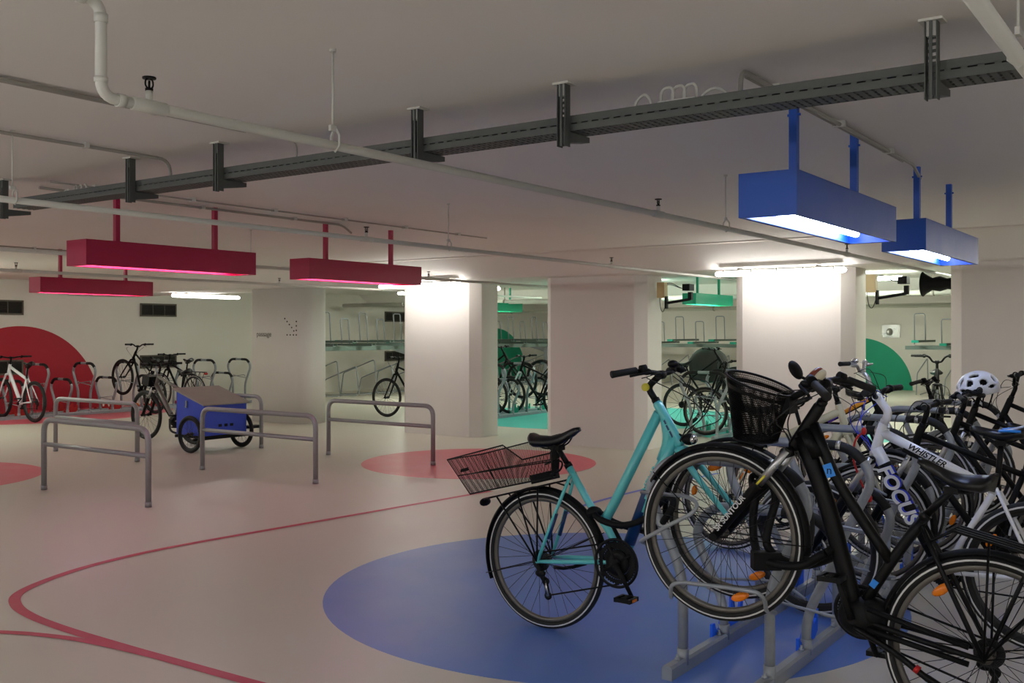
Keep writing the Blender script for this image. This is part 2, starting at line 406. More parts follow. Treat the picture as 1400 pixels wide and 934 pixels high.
# local y: facing +w, left is -u (towards camera)
tray_rail(.0, -1).build('side_rail', M_tray, tr)
tray_rail(-.135, 1).build('side_rail', M_tray, tr)
b = MB()
for k in range(250):
    x = -3.0 + k * .03
    b.box((x, -.0675, -.002), (.021, .135, .003))
for y in (-.03, -.0675, -.105): b.box((.75, y, -.002), (7.5, .012, .0025))
b.build('tray_bed', M_tray, tr)
for k in range(5):  # cables added behind the slots so the slots stay dark
    g = MB(); y = -.014 - .025 * k; g.tube(spline([(-3 + i * .75, y + random.uniform(-.001, .001) * (1 + 8 * (k > 0)), .02 + random.uniform(0, .006)) for i in range(11)], 5), .013, 8); g.build('added_tray_cable', M_cable if k % 2 == 0 else M_cond, tr)
for i, px in enumerate((1274, 770, 570, 298, 178, 5)):
    w, _ = Uh(px, 100, TU - .03); x = w - 2.0
    b = MB(); top = CEIL - 2.33
    b.box((x - .018, .028, (top - .07) / 2), (.004, .04, top + .07)); b.box((x + .018, .028, (top - .07) / 2), (.004, .04, top + .07))
    nz = 12
    for k in range(nz):
        z = -.07 + (k + .5) * (top + .07) / nz; b.box((x, .01, z), (.034, .004, (top + .07) / nz * .45))
    b.box((x, .046, (top - .07) / 2), (.01, .004, top + .07))
    hg = b.build('hanger', M_tray, tr)
    a = MB(); a.prism([(.02, -.008), (-.145, -.008), (-.145, -.03), (.02, -.055)], x - .02, x + .02, lambda p, d: V(d, p[0], p[1])); a.build('bracket_arm', M_tray, hg)
    pl = MB(); pl.box((x, .02, top - .004), (.075, .07, .008)); pl.box((x, .03, top - .03), (.03, .02, .05)); pl.build('ceiling_plate', M_pipe, hg)
tag(tr, 'dark slotted cable tray running across the whole ceiling on six hangers', 'cable tray')
for k, (x0, rr) in enumerate([(.25, .05), (.42, .04), (.35, .06)]):
    pass
def coil(name, u, w, h, lab):
    r = empty(name, P(u, w, h), YAW_W); b = MB()
    for k in range(3):
        x = (k - 1) * .05; b.tube(fillet([(x - .03, 0, -.02), (x - .03, .01, .07), (x + .03, -.01, .07), (x + .03, 0, -.02)], .03, 6), .006, 8)
    b.build('loop', M_pipe, r)
    g = MB(); g.tube(spline([(-.2, -.02, -.02), (-.19, -.01, .02), (-.15, 0, .04), (-.11, .01, .02), (-.1, .02, -.02)], 6), .006, 8); g.tube(spline([(.12, 0, -.02), (.125, 0, .03), (.15, 0, .055), (.18, .01, .03), (.19, .02, -.02)], 6), .006, 8); g.build('end_loop', M_pipe, r)
    g = MB(); g.box((0, 0, .0), (.16, .05, .03)); g.build('junction_box', M_pipe, r)
    tag(r, lab, 'cable')
w1, h1 = Uh(928, 135, TU + .1); coil('cable_loop', TU + .1, w1, h1 - .02, 'bunch of white cable loops on the tray near the blue lamps')
w2, h2 = Uh(110, 262, TU + .1); coil('cable_loop', TU + .1, w2, h2 - .03, 'bunch of white cable loops on the tray above the long crimson lamp')

def sprinkler(r, x, z, up=True):
    s = 1 if up else -1
    b = MB(); b.cyl((x, 0, z), (x, 0, z + s * .03), .011, 10); hd = b.build('sprinkler_head', M_pipe, r)
    g = MB(); g.cyl((x, 0, z + s * .03), (x, 0, z + s * .038), .012, 10)
    g.tube(fillet([(x - .003, 0, z + s * .036), (x - .014, 0, z + s * .045), (x - .012, 0, z + s * .064), (x, 0, z + s * .068)], .008, 3), .0025, 6)
    g.tube(fillet([(x + .003, 0, z + s * .036), (x + .014, 0, z + s * .045), (x + .012, 0, z + s * .064), (x, 0, z + s * .068)], .008, 3), .0025, 6)
    g.cyl((x, 0, z + s * .066), (x, 0, z + s * .071), .02, 14); g.cyl((x, 0, z + s * .038), (x, 0, z + s * .06), .0035, 6); g.build('deflector', M_black, hd)
def pipe(w, h, u0, u1, r, lab, heads=(), rods=(), extra=None, m=None):
    root = empty('sprinkler_pipe', P(0, w, h), YAW_U); b = MB()
    path = [(u0, 0, 0), (u1, 0, 0)] if extra is None else extra
    b.tube(fillet(path, .05, 6) if len(path) > 2 else path, r, 14); b.build('pipe_run', m or M_pipe, root)
    for u in heads:
        g = MB(); g.tube([(u - .06, 0, 0), (u - .055, 0, 0), (u + .055, 0, 0), (u + .06, 0, 0)], [r, r * 1.25, r * 1.25, r], 14); g.build('tee_fitting', m or M_pipe, root); sprinkler(root, u, r)
    for u in rods:
        g = MB(); g.cyl((u, 0, r + .045), (u, 0, CEIL - h), .004, 8); g.cyl((u, 0, CEIL - h - .01), (u, 0, CEIL - h), .012, 10)
        g.tube([(u + .012, .0, r + .05), (u + .012, r + .004, r + .02), (u + .012, r + .004, 0), (u + .012, 0, -r - .003), (u + .012, -r - .004, 0), (u + .012, -r - .004, r + .02), (u + .012, 0, r + .05)], .005, 6)
        g.box((u, 0, r + .045), (.03, .012, .02)); g.build('hanger_rod', m or M_pipe, root)
    tag(root, lab, 'pipe', 'sprinkler pipes')
    return root
def Wu(px, w):
    x = (px - 700) / 1364.0; z = w / (-x * CU + SU); return x * z * SU + z * CU
pA = pipe(2.6, 2.175, 0, 0, .0165, 'white sprinkler pipe with the tall vertical offset, crossing under the tray',
     heads=(Wu(204, 2.6), Wu(900, 2.6), Wu(1158, 2.6)), rods=(Wu(455, 2.6), Wu(992, 2.6)),
     extra=[(Wu(40, 2.6) - .6, 0, .27), (Wu(138, 2.6), 0, .27), (Wu(138, 2.6), 0, 0), (15.5, 0, 0)])
for px_ in (0,):
    u = Wu(138, 2.6)
    for a_, b_ in (((u, 0, .21), (u, 0, .235)), ((u, 0, .04), (u, 0, .055)), ((u - .075, 0, .27), (u - .05, 0, .27)), ((u + .05, 0, 0), (u + .075, 0, 0))):
        g = MB(); g.cyl(a_, b_, .0195, 14); g.build('elbow_collar', M_pipe, pA)
pipe(4.95, 2.17, 0.5, 15.5, .0165, 'white sprinkler pipe passing just above the long crimson lamp', heads=(Wu(501, 4.95), Wu(836, 4.95)), rods=(Wu(17, 4.95), Wu(613, 4.95)))
pipe(7.78, 2.16, 2, 15.5, .0165, 'white sprinkler pipe running behind the crimson lamps to the lit column', heads=(Wu(586, 7.78),), rods=(Wu(343, 7.78),))
pipe(10.35, 2.16, 4, 15.5, .0165, 'white sprinkler pipe passing between the lettered column and the brightly lit one', heads=(Wu(22, 10.35), Wu(382, 10.35)), rods=())
pipe(.42, 2.2, 1.2, 11, .02, 'white sprinkler pipe crossing the tray near its nearest hanger', rods=(Wu(1392, .42),))
def conduit(w, u0, u1, lab, h=None, wd=.03, two=False, bend=None, endcable=None, drop=None):
    h = h or CEIL - .018
    r = empty('cable_conduit', P(0, w, h), YAW_U); b = MB()
    pts = [(u0, 0, 0), (u1, 0, 0)]
    if bend: pts = pts + [bend]
    if drop: pts = [(u0 - .01, 0, -drop)] + pts
    b.tube(fillet(pts, .05 if drop else .08, 6) if bend or drop else pts, wd * .33, 8)
    if two: b.tube([(u0 + .1, .022, 0), (u1 - .15, .022, 0)], wd * .25, 8)
    b.build('conduit_run', M_cond, r)
    n = max(2, int((u1 - u0) / .8))
    for k in range(n):
        g = MB(); x = u0 + (u1 - u0) * (k + .4) / n; g.box((x, .006, .004), (.022, .06, .028)); g.build('saddle_clip', M_pipe, r)
    if endcable:
        g = MB(); g.tube(spline([(u1 - .02, 0, 0)] + endcable, 8), .004, 6); g.build('cable', M_cond, r)
    tag(r, lab, 'conduit', 'conduits on the ceiling')
conduit(3.92, 1.2, Wu(372, 3.92), 'grey conduit beneath the thick pipe offset, ending beside the tray', two=True, endcable=[(Wu(372, 3.92) + .12, -.02, -.01), (Wu(380, 3.92) + .1, -.03, -.06), (Wu(383, 3.92) + .08, -.03, -.13)])
conduit(4.95, 1.8, Wu(232, 4.95), 'pale conduit ending above the tray, beside the long crimson lamp', bend=(Wu(234, 4.95), 0, -.15))
conduit(1.49, 3.6, 6.2, 'pale conduit feeding the two blue lamps', two=True, drop=.13, bend=(6.45, .02, -.05))
conduit(6.62, 3.7, 6.6, 'pale conduit feeding the pair of crimson lamps', bend=(6.75, .03, -.06))
conduit(6.3, 3.6, 8.4, 'thin conduit on the ceiling behind the crimson lamp rods', wd=.02)
conduit(11.4, 4.0, 6.9, 'pale conduit above the lower crimson lamp', wd=.026)
# cctv boxes and cone
def camera_box(u, w, h, lab, dirn):
    r = empty('security_camera', P(u, w, h), YAW_W)
    b = MB(); b.box((.0, .1, 0), (.11, .09, .2)); b.build('junction_box', M_beige, r)
    b = MB(); b.box((-.06, .1, -.16), (.03, .05, .16)); b.tube([(-.06, .1, -.17), (-.36, .02, -.12)], .018, 8); b.box((-.36, .02, -.08), (.05, .05, .1)); b.build('arm', M_black, r)
    b = MB(); b.box((-.33, .02, .03), (.1, .14, .085)); b.cyl((-.33, -.02, .03), (-.33, .1, .03), .034, 12); b.build('camera_body', M_black, r)
    for k in (0, 1):
        g = MB(); g.tube(spline([(.03, .08, .06), (-.1, .06, .07 + .02 * k), (-.25, .03, .02), (-.33, .02, .05)], 6), .005, 6); g.build('cable', M_cable, r)
    g = MB(); g.tube(spline([(.03, .05, .05), (.07, .03, -.1), (.05, .03, -.25), (0, .06, -.27), (-.05, .08, -.15)], 6), .005, 6); g.build('cable', M_cable, r)
    tag(r, lab, 'camera', 'security cameras'); return r
camera_box(11.75, 5.9, 2.06, 'black security camera on the widest pinkish column, beige box behind it', 1)
camera_box(11.75, 3.25, 2.07, 'black security camera beside the column washed by the batten light', 1)
b = MB(); b.rev([(.03, 0), (.075, .0), (.06, .1), (.085, .18), (.07, .26), (.12, .34), (.14, .36), (.13, .37), (.02, .33)], P(11.75, 2.36, 2.05), P(0, 1, 0), 20, closed=False)
b.cyl(P(11.75, 2.3, 2.05), P(11.75, 2.5, 2.05), .05, 12)
hc = b.build('pipe_sleeve', M_matt); tag(hc, 'black flared rubber sleeve sticking out of the column edge', 'sleeve')
# ================================================================ stands and racks
def stand(u, w0, w1, lab, h=.70, r=.026):
    L = w1 - w0; root = empty('hoop_stand', P(u, w0, 0), YAW_W)
    b = MB(); b.tube(fillet([(0, 0, 0), (0, 0, h - r), (L, 0, h - r), (L, 0, 0)], .13, 8), r, 14); b.build('hoop', M_stand, root)
    b = MB(); b.tube([(.012, 0, .44), (L - .012, 0, .44)], r * .85, 12); b.build('crossbar', M_stand, root)
    for x in (0, L):
        g = MB(); g.cyl((x, 0, 0), (x, 0, .045), r + .004, 14); g.build('ground_sleeve', M_stand, root)
    tag(root, lab, 'bicycle stand', 'steel hoop stands'); return root
stand(5.2, 7.55, 9.21, 'steel hoop stand standing nearest the camera, by the small pink floor disc')
stand(6.98, 10.35, 12.09, 'steel hoop stand directly behind the nearest one, in front of the red wall disc')
stand(6.98, 7.37, 9.15, 'steel hoop stand in front of the blue trailer')
stand(8.73, 7.31, 8.99, 'steel hoop stand with one foot on the large pink floor disc')
stand(8.73, 10.23, 11.92, 'steel hoop stand half hidden behind the blue trailer')

def hoop_prof(tall):
    if tall: return [(.2, 0), (.2, .43), (.385, .80), (.27, .945)]
    return [(.2, 0), (.2, .20), (.36, .53), (.26, .665)]
def rack(u0, wc, us, mplastic, lab, first_tall=True, det=True, tailp=.2, guides=True):
    root = empty('bicycle_rack', P(u0, wc, 0), YAW_U)
    L = us[-1] - u0 + tailp
    for s in (-1, 1):
        b = MB(); b.prism([(s * .2 - .024, .0), (s * .2 + .024, .0), (s * .2 + .024, .05), (s * .2 + .016, .062), (s * .2 - .016, .062), (s * .2 - .024, .05)], 0, L, lambda p, d: V(d, p[0], p[1])); 
        rl = b.build('base_rail', M_galv, root)
        if det:
            for k in range(int(L / .45)):
                g = MB(); x = .1 + k * .45; g.cyl((x, s * .2, .06), (x, s * .2, .085), .006, 8); g.cyl((x, s * .2, .06), (x, s * .2, .072), .012, 6); g.build('bolt', M_galv, rl)
    for k, u in enumerate(us):
        tall = (k % 2 == 0) == first_tall; x = u - u0
        pr = hoop_prof(tall); pts = [(x, y, z) for y, z in pr] + [(x, -y, z) for y, z in pr[::-1]]
        b = MB(); b.tube(fillet(pts, .11, 7), .0225, 14); b.cyl((x, .2, .03), (x, .2, .1), .027, 12); b.cyl((x, -.2, .03), (x, -.2, .1), .027, 12)
        hp = b.build('hoop', M_galv, root)
        zt = pr[-1][1]
        for s in (-1, 1):
            f = fillet(pts, .11, 7)
            seg = [p for p in f if p.y * s > .1 and p.z > zt - .09]
            if det and s > 0: continue
            g = MB(); 
            if len(seg) >= 2:
                g.tube([Vector((x, s * .09, zt))] + (seg if s > 0 else seg)[::1] if abs(seg[0].y) < abs(seg[-1].y) else [Vector((x, s * .09, zt))] + seg[::-1], .0255, 12)
            g.build('rubber_sleeve', M_rub, hp)
            if det:
                for q in (.14, .2):
                    t = MB(); t.tube([(x, s * q, zt), (x, s * (q + .022), zt - .002)], .0262, 12); t.build('tape_band', M_steelplate, hp)
        if guides and not (det and k == 0):
            zc = .66 if tall else .36
            for s in (-1, 1):
                g = MB(); xx = x + (.06 if s > 0 else -.06) 
                q = [(x, s * .22, zc - .12), (xx, s * .30, zc - .12), (xx + s * .09, s * .42, zc - .1), (xx + s * .10, s * .05, zc - .06), (xx, -s * .1, zc - .05), (x, -s * .2, zc - .08)]
                g.tube(fillet(q, .05, 5), .007, 8); g.build('wheel_guide', M_galv, root)
            if not tall:
                zz = [(-.19, .05), (-.19, .12), (-.16, .12), (-.14, .08), (-.1, .08), (-.07, .17), (-.04, .21), (-.02, .1), (.02, .1), (.04, .21), (.07, .18), (.1, .09), (.13, .09), (.15, .16), (.18, .16), (.18, .05)]
                g = MB(); g.prism(zz, .212, .224, lambda p, d: V(x + p[0] + .08, d, p[1])); g.build('wheel_stop', mplastic, root)
                g = MB(); g.prism([(-.12, .05), (-.12, .11), (-.10, .11), (-.09, .08), (.03, .22), (.06, .22), (.06, .17), (.09, .13), (.12, .15), (.12, .19), (.15, .19), (.14, .09), (.08, .05)], -.188, -.174, lambda p, d: V(x + p[0] + .06, d, p[1])); g.build('wheel_stop', mplastic, root)
    tag(root, lab, 'bicycle rack', None); return root

def two_tier(u0, w0, yaw, n, pitch, lab, tr=M_greenp):
    # local x along the row, local y away from the wall towards the hall
    root = empty('two_tier_rack', P(u0, w0, 0), yaw); L = n * pitch; dk = 1.2
    for k in range(int(L / 3) + 1):
        x = .3 + k * 3
        b = MB(); b.box((x, -.25, dk / 2), (.1, .12, dk)); b.prism([(-.25, dk - .25), (.5, dk - .05), (.5, dk), (-.25, dk)], x - .03, x + .03, lambda p, d: V(d, p[0], p[1])); b.build('post', M_galv, root)
    b = MB()
    for y in (-.3, .62): b.box((L / 2, y, dk - .04), (L, .06, .09))
    b.build('deck_beam', M_traydeck, root)
    for k in range(n):
        x = (k + .5) * pitch; hi = .14 if k % 2 else 0
        b = MB(); b.prism([(-.07, 0), (.07, 0), (.07, .05), (.05, .05), (.05, .012), (-.05, .012), (-.05, .05), (-.07, .05)], -.75, .95, lambda p, d: V(x + p[0], d, dk + .02 + hi * .5 + p[1])); t = b.build('upper_tray', M_traydeck, root)
        g = MB(); g.box((x, .98, dk + .04 + hi * .5), (.16, .07, .06)); g.build('tray_end', tr, t)
        g = MB(); g.tube(fillet([(x - .05, .2, dk + .04 + hi * .5), (x - .05, .25, dk + .64 + hi), (x + .2, .25, dk + .64 + hi), (x + .2, .2, dk + .04)], .06, 4), .014, 8); g.build('wheel_hoop', M_galv, root)
        g = MB(); g.tube(fillet([(x, .9, .05), (x, .8, .42 + hi), (x, -.2, .75 + hi), (x, -.3, .1)], .06, 4), .014, 8); g.tube([(x - .08, .85, .06), (x - .08, -.3, .1)], .012, 6); g.build('lower_hoop', M_galv, root)
    tag(root, lab, 'bicycle rack', None); return root

# ================================================================ bicycles
def wheel(root, c, R, tm=None, det=2, rimm=None, stripe=True, tw=.019, steer=0.0, front=False):
    c = Vector(c); Rc = R - tw
    N = 64 if det == 2 else (40 if det == 1 else 28)
    m = 20 if det == 2 else 10
    b = MB()
    # rim
    b.rev([(Rc - .012, -.011), (Rc - .012, .011), (Rc - .03, .010), (Rc - .036, .004), (Rc - .036, -.004), (Rc - .03, -.010)], (0, 0, 0), (0, 1, 0), N)
    # hub
    b.rev([(.004, -.055), (.012, -.05), (.016, -.034), (.024, -.032), (.024, -.026), (.014, -.022), (.014, .022), (.024, .026), (.024, .032), (.016, .034), (.012, .05), (.004, .055)], (0, 0, 0), (0, 1, 0), 18, closed=False)
    ns = 32 if det == 2 else (24 if det == 1 else 16)
    def spoke(k, g, r):
        a = 2 * PI * k / ns; s = 1 if k % 2 else -1; tw_ = (.75 if (k // 2) % 2 else -.75)
        p0 = V(.022 * math.cos(a + tw_), s * .029, .022 * math.sin(a + tw_)); p1 = V((Rc - .034) * math.cos(a), 0, (Rc - .034) * math.sin(a))
        g.tube([p0, p1], r, 4)
    if det < 2:
        for k in range(ns): spoke(k, b, .0016 if det == 1 else .0026)
    w = b.build('wheel', rimm or M_rimd, root); w.location = c; w.rotation_euler = (0, 0.1 * len(root.children), 0)
    t = MB(); prof = [(Rc + tw * math.cos(2 * PI * k / m), tw * math.sin(2 * PI * k / m)) for k in range(m)]
    hi = {2, m // 2 - 0 - 3, m - 3, m // 2 + 2} if det == 2 else set()
    hi = set()
    for k in range(m):
        a = (k + .5) / m * 360
        if stripe and det >= 1 and (72 < a < 90 or 270 < a < 288 if det == 2 else 62 < a < 92 or 268 < a < 298): hi.add(k)
    t.rev(prof, (0, 0, 0), (0, 1, 0), N, mfun=lambda k: 1 if k in hi else 0)
    t.build('tire', [M_rub, M_refl], w)
    if det == 2:
        me = {}
        for k in range(4):
            g = MB(); spoke(k, g, .00125); o = g.build('spoke', M_rimd, w); me[k] = o
        for k in range(4, ns):
            o = me[k % 4].copy(); COL.objects.link(o); o.parent = w; o.rotation_euler = (0, -2 * PI * (k - k % 4) / ns, 0)
    return w
def refl(w, R, ang, m=None):
    g = MB(); d = V(math.cos(ang), 0, math.sin(ang)); 
    g.ell(d * (R - .095) + V(0, -.012, 0), (.036, .009, .017), 14, 6, R=Matrix.Rotation(-(ang - PI / 2), 3, 'Y')); g.ell(d * (R - .095) + V(0, .012, 0), (.036, .009, .017), 14, 6, R=Matrix.Rotation(-(ang - PI / 2), 3, 'Y'))
    g.build('reflector', m or M_orange, w)['label'] = 'orange spoke reflector'
def saddle(root, rear, nose, wd=.08, m=None, stripe=None, thick=.05):
    rear = V(rear[0], 0, rear[1]); nose = V(nose[0], 0, nose[1]); ax = nose - rear; L = ax.length; ax.normalize(); up = V(-ax.z, 0, ax.x)
    if up.z < 0: up = -up
    secs = []; K = 16
    for i in range(K + 1):
        t = i / K
        hw = wd * (math.sin(min(1, t / .16) * PI / 2) ** .6 if t < .16 else 1) if t < .3 else max(.018, wd * (1 - .78 * min(1, (t - .3) / .38) ** .8))
        if t > .94: hw *= math.sqrt(max(0.05, 1 - ((t - .94) / .065) ** 2))
        z0 = .012 * math.cos(t * 2 * PI) + (.012 if t < .12 else 0); th = thick * (.6 + .5 * (1 - t)) if t < .9 else thick * .6 * max(.3, 1 - (t - .9) * 6)
        row = []
        for k in range(18):
            a = 2 * PI * k / 18
            y = hw * math.cos(a); zz = (math.sin(a) * (.35 if math.sin(a) > 0 else .9)) * th
            zz -= abs(math.cos(a)) ** 3 * .012
            row.append(rear + ax * (t * L) + up * (z0 + zz) + V(0, y, 0))
        secs.append(row)
    b = MB(); b.loft(secs); s = b.build('saddle', m or M_saddle, root)
    g = MB(); c = (rear + nose) / 2
    for y in (-.022, .022): g.tube(fillet([rear + ax * .05 + up * -.03 + V(0, y, 0), c + ax * -.05 + up * -.058 + V(0, y, 0), c + ax * .05 + up * -.055 + V(0, y, 0), nose - ax * .05 - up * .012 + V(0, y * .4, 0)], .03, 4), .004, 8)
    g.box(c - up * .06, (.05, .06, .025)); g.build('saddle_rail', M_black, s)
    if stripe:
        for sy in (-1, 1):
            t = MB(); t.tube([rear + ax * .04 + V(0, sy * wd * .93, 0) + up * .0, rear + ax * (L * .28) + V(0, sy * wd * 1.0, 0) + up * .004, rear + ax * (L * .5) + V(0, sy * wd * .52, 0)], .007, 8); t.build('side_stripe', stripe, s)['label'] = 'blue edge stripe'
    return s, c - up * .06
def crank(root, bb, R=.095, ang=.6, det=2, guard=True, ys=-1, m=None, Lc=.17, pedal=True):
    bb = V(bb[0], 0, bb[1]); y0 = ys * .05
    b = MB(); n = 44
    def ring(r, yy, teeth):
        pro = []
        vs = []; fs = []
        for k in range(n * 2):
            a = PI * k / n; rr = r + (.004 if k % 2 else -.002) * teeth
            for q in (r * .8, rr):
                for s in (-.0015, .0015): vs.append(bb + V(q * math.cos(a), yy + s, q * math.sin(a)))
        N2 = n * 2
        for k in range(N2):
            j = (k + 1) % N2
            A = [k * 4 + i for i in range(4)]; B = [j * 4 + i for i in range(4)]
            fs += [(A[0], B[0], B[2], A[2]), (A[1], A[3], B[3], B[1]), (A[2], B[2], B[3], A[3]), (A[0], A[1], B[1], B[0])]
        b.add(vs, fs)
    ring(R, y0, 1)
    if det == 2: ring(R * .8, y0 - ys * .008, 1); ring(R * .6, y0 - ys * .014, 1); b.rev([(R * .62, y0 + ys * .002), (.01, y0 + ys * .004), (.01, y0), (R * .62, y0)], bb, (0, 1, 0), 28)
    for k in range(4):
        a = k * PI / 2 + ang; b.tube([bb + V(.015 * math.cos(a), y0, .015 * math.sin(a)), bb + V(R * .86 * math.cos(a), y0, R * .86 * math.sin(a))], .009, 6, flat=.5)
    b.cyl(bb + V(0, -.06, 0), bb + V(0, .06, 0), .019, 14)
    cs = b.build('chainset', m or M_matt, root)
    if guard:
        g = MB(); g.rev([(R + .006, ys * .058), (R + .02, ys * .058), (R + .02, ys * .062), (R + .006, ys * .062)], bb, (0, 1, 0), 40); g.build('chain_guard', M_black, cs)
    for s, a in ((1, ang), (-1, ang + PI)):
        g = MB(); y = s * ys * .068; e = bb + V(Lc * math.cos(a), y, Lc * math.sin(a))
        g.tube([bb + V(0, y, 0), e], [.015, .011], 8, flat=.6); ca = g.build('crank_arm', m or M_matt, cs)
        if pedal:
            p = MB(); yp = y + s * ys * .055
            p.cyl(e, V(e.x, yp + s * ys * .04, e.z), .007, 8)
            for q in (-1, 1): p.box((e.x + q * .036, yp, e.z), (.014, .085, .02)); 
            for q in (-1, 1): p.box((e.x, yp + q * .036, e.z), (.075, .014, .018))
            p.box((e.x, yp, e.z), (.03, .07, .022)); p.build('pedal', M_black, ca)
            if det == 2:
                p = MB(); p.box((e.x + .044, yp, e.z), (.004, .04, .012)); p.build('pedal_reflector', M_orange, ca)
    return cs
def chain(root, bb, hub, R1, R2, ys=-1, sag=0.0, der=None):
    b = MB(); bb = V(bb[0], 0, bb[1]); hub = V(hub[0], 0, hub[1]); d = (bb - hub).normalized(); n = V(-d.z, 0, d.x); y = V(0, ys * .05, 0); yr = V(0, ys * .045, 0)
    b.tube([hub + n * R2 + yr, bb + n * R1 + y], .0045, 6)
    if der is not None:
        dv = V(der[0], ys * .045, der[1]); b.tube([dv, bb - n * R1 + y], .0045, 6); b.tube([hub - n * R2 + d * -.02 + yr, dv + V(-.01, 0, .07)], .0045, 6)
    else: b.tube([hub - n * R2 + yr, bb - n * R1 + y], .0045, 6)
    c = b.build('chain', M_matt, root); return c
def cassette(w_parent_root, hub, ys=-1, der=True, dpos=None):
    hub = V(hub[0], 0, hub[1]); b = MB()
    for k in range(6):
        r = .026 + k * .0055; b.rev([(r, ys * (.056 - k * .004)), (r - .006, ys * (.056 - k * .004)), (r - .006, ys * (.054 - k * .004)), (r, ys * (.054 - k * .004))], hub, (0, 1, 0), 26)
    b.cyl(hub + V(0, ys * .03, 0), hub + V(0, ys * .06, 0), .02, 14); c = b.build('cassette', M_rimd, w_parent_root)
    if der:
        dp = V(dpos[0], ys * .06, dpos[1]) if dpos else hub + V(.035, ys * .06, -.12)
        g = MB(); g.tube(spline([hub + V(.0, ys * .06, -.01), hub + V(.02, ys * .075, -.05), dp + V(-.015, 0, .06), dp], 4), [.012] * 12 + [.01], 8)
        g.ell(hub + V(.02, ys * .07, -.055), (.03, .018, .02)); d = g.build('derailleur', M_matt, w_parent_root)
        for q in (V(0, 0, 0), V(-.015, 0, .07)):
            g = MB(); g.rev([(.004, -.004), (.02, -.004), (.02, .004), (.004, .004)], dp + q, (0, 1, 0), 16); g.build('jockey_wheel', M_black, d)
        g = MB(); g.tube([dp + V(.004, ys * .008, 0), dp + V(-.018, ys * .008, .075)], .009, 6, flat=.3); g.build('cage', M_alu, d)['label'] = 'bare metal derailleur cage'
    return c
def fender(root, c, R, a0, a1, m, hw=.026, stays=True, ex=.022):
    c = V(c[0], 0, c[1]); b = MB(); q = R + ex; K = 7
    prof = []
    for k in range(K): 
        a = -1 + 2 * k / (K - 1); prof.append((q - .016 * a * a, a * hw))
    prof += [(r - .003, o) for r, o in prof[::-1]]
    b.rev(prof, c, (0, 1, 0), 40, arc=(a0, a1)); f = b.build('fender', m, root)
    if stays:
        for a in ((a0 + .12, a1 - .1) if stays is True else stays):
            g = MB()
            for y in (-1, 1): g.tube([c + V(0, y * .062, 0), c + V(q * math.cos(a), y * hw, q * math.sin(a))], .0025, 6)
            g.build('fender_stay', M_black, f)
    return f
def handlebar(root, c, kind, wd=.31, rise=.0, back=.06, gm=None, bm=None, bell=None, levers=True, mirror=False, gripL=.12, fwd=1, drop=0.0):
    c = V(c[0], 0, c[1]); b = MB()
    if kind == 'flat': half = [V(0, 0, 0), V(.0, .06, 0), V(-back * .4, .16, rise), V(-back, wd, rise)]
    elif kind == 'riser': half = [V(0, 0, 0), V(0, .05, 0), V(-.01, .1, rise), V(-back, wd, rise)]
    else: half = [V(0, 0, 0), V(.015, .06, .01), V(.0, .16, rise), V(-back * .5, wd * .8, rise - drop * .5), V(-back, wd, rise - .012 - drop)]
    pts = [c + V(p.x * fwd, -p.y, p.z) for p in half[:0:-1]] + [c + V(p.x * fwd, p.y, p.z) for p in half]
    f = fillet(pts, .05, 5); b.tube(f, .0125, 12); hb = b.build('handlebar', bm or M_black, root)
    for s in (-1, 1):
        e = c + V(half[-1].x * fwd, s * half[-1].y, half[-1].z); q = c + V(half[-2].x * fwd, s * half[-2].y, half[-2].z); d = (q - e).normalized()
        g = MB(); g.tube([e - d * .003, e, e + d * .02, e + d * gripL, e + d * (gripL + .004)], [.014, .0175, .016, .0155, .012], 12); gr = g.build('grip', gm or M_rub, hb)
        if levers:
            g = MB(); p0 = e + d * (gripL + .035); side = V(.05 * fwd, 0, -.012)
            g.cyl(p0 - d * .015, p0 + d * .015, .02, 10); g.ell(p0 + V(.018 * fwd, 0, -.012), (.026, .02, .016))
            g.tube(spline([p0 + V(.02 * fwd, 0, -.012), p0 + side - d * .02, p0 + side - d * .07, p0 + side * 1.05 - d * .115], 4), [.007] * 6 + [.006] * 7, 8); g.build('brake_lever', M_matt if bm is not M_alu else M_alu, hb)
    if bell:
        s, t, m = bell; e = c + V(half[1].x, s * t, rise * .8 + .0)
        g = MB(); g.ell(e + V(0, 0, .032), (.027, .027, .02), 16, 8); g.cyl(e, e + V(0, 0, .02), .012, 10); g.box(e + V(.03, 0, .02), (.02, .012, .008)); g.build('bell', m, hb)
    return hb
def cables(root, c, target, n=3, m=None, bulge=.16, r=.0026):
    c = V(c[0], 0, c[1]); t = V(target[0], 0, target[1])
    for k in range(n):
        s = (-1, 1, -1, 1)[k]; y = (.19, .2, .14, .13)[k]
        g = MB(); g.tube(spline([c + V(.0, s * y, -.01), c + V(bulge * (.7 + .15 * k), s * y * .8, .02 - .06 * k), c + V(bulge * (1.0 + .1 * k), s * .06, -.12 - .03 * k), t + V(.03, s * .02, .05), t + V(-.02, s * .015, -.06)], 8), r, 6)
        g.build('cable', m or M_cable, root)
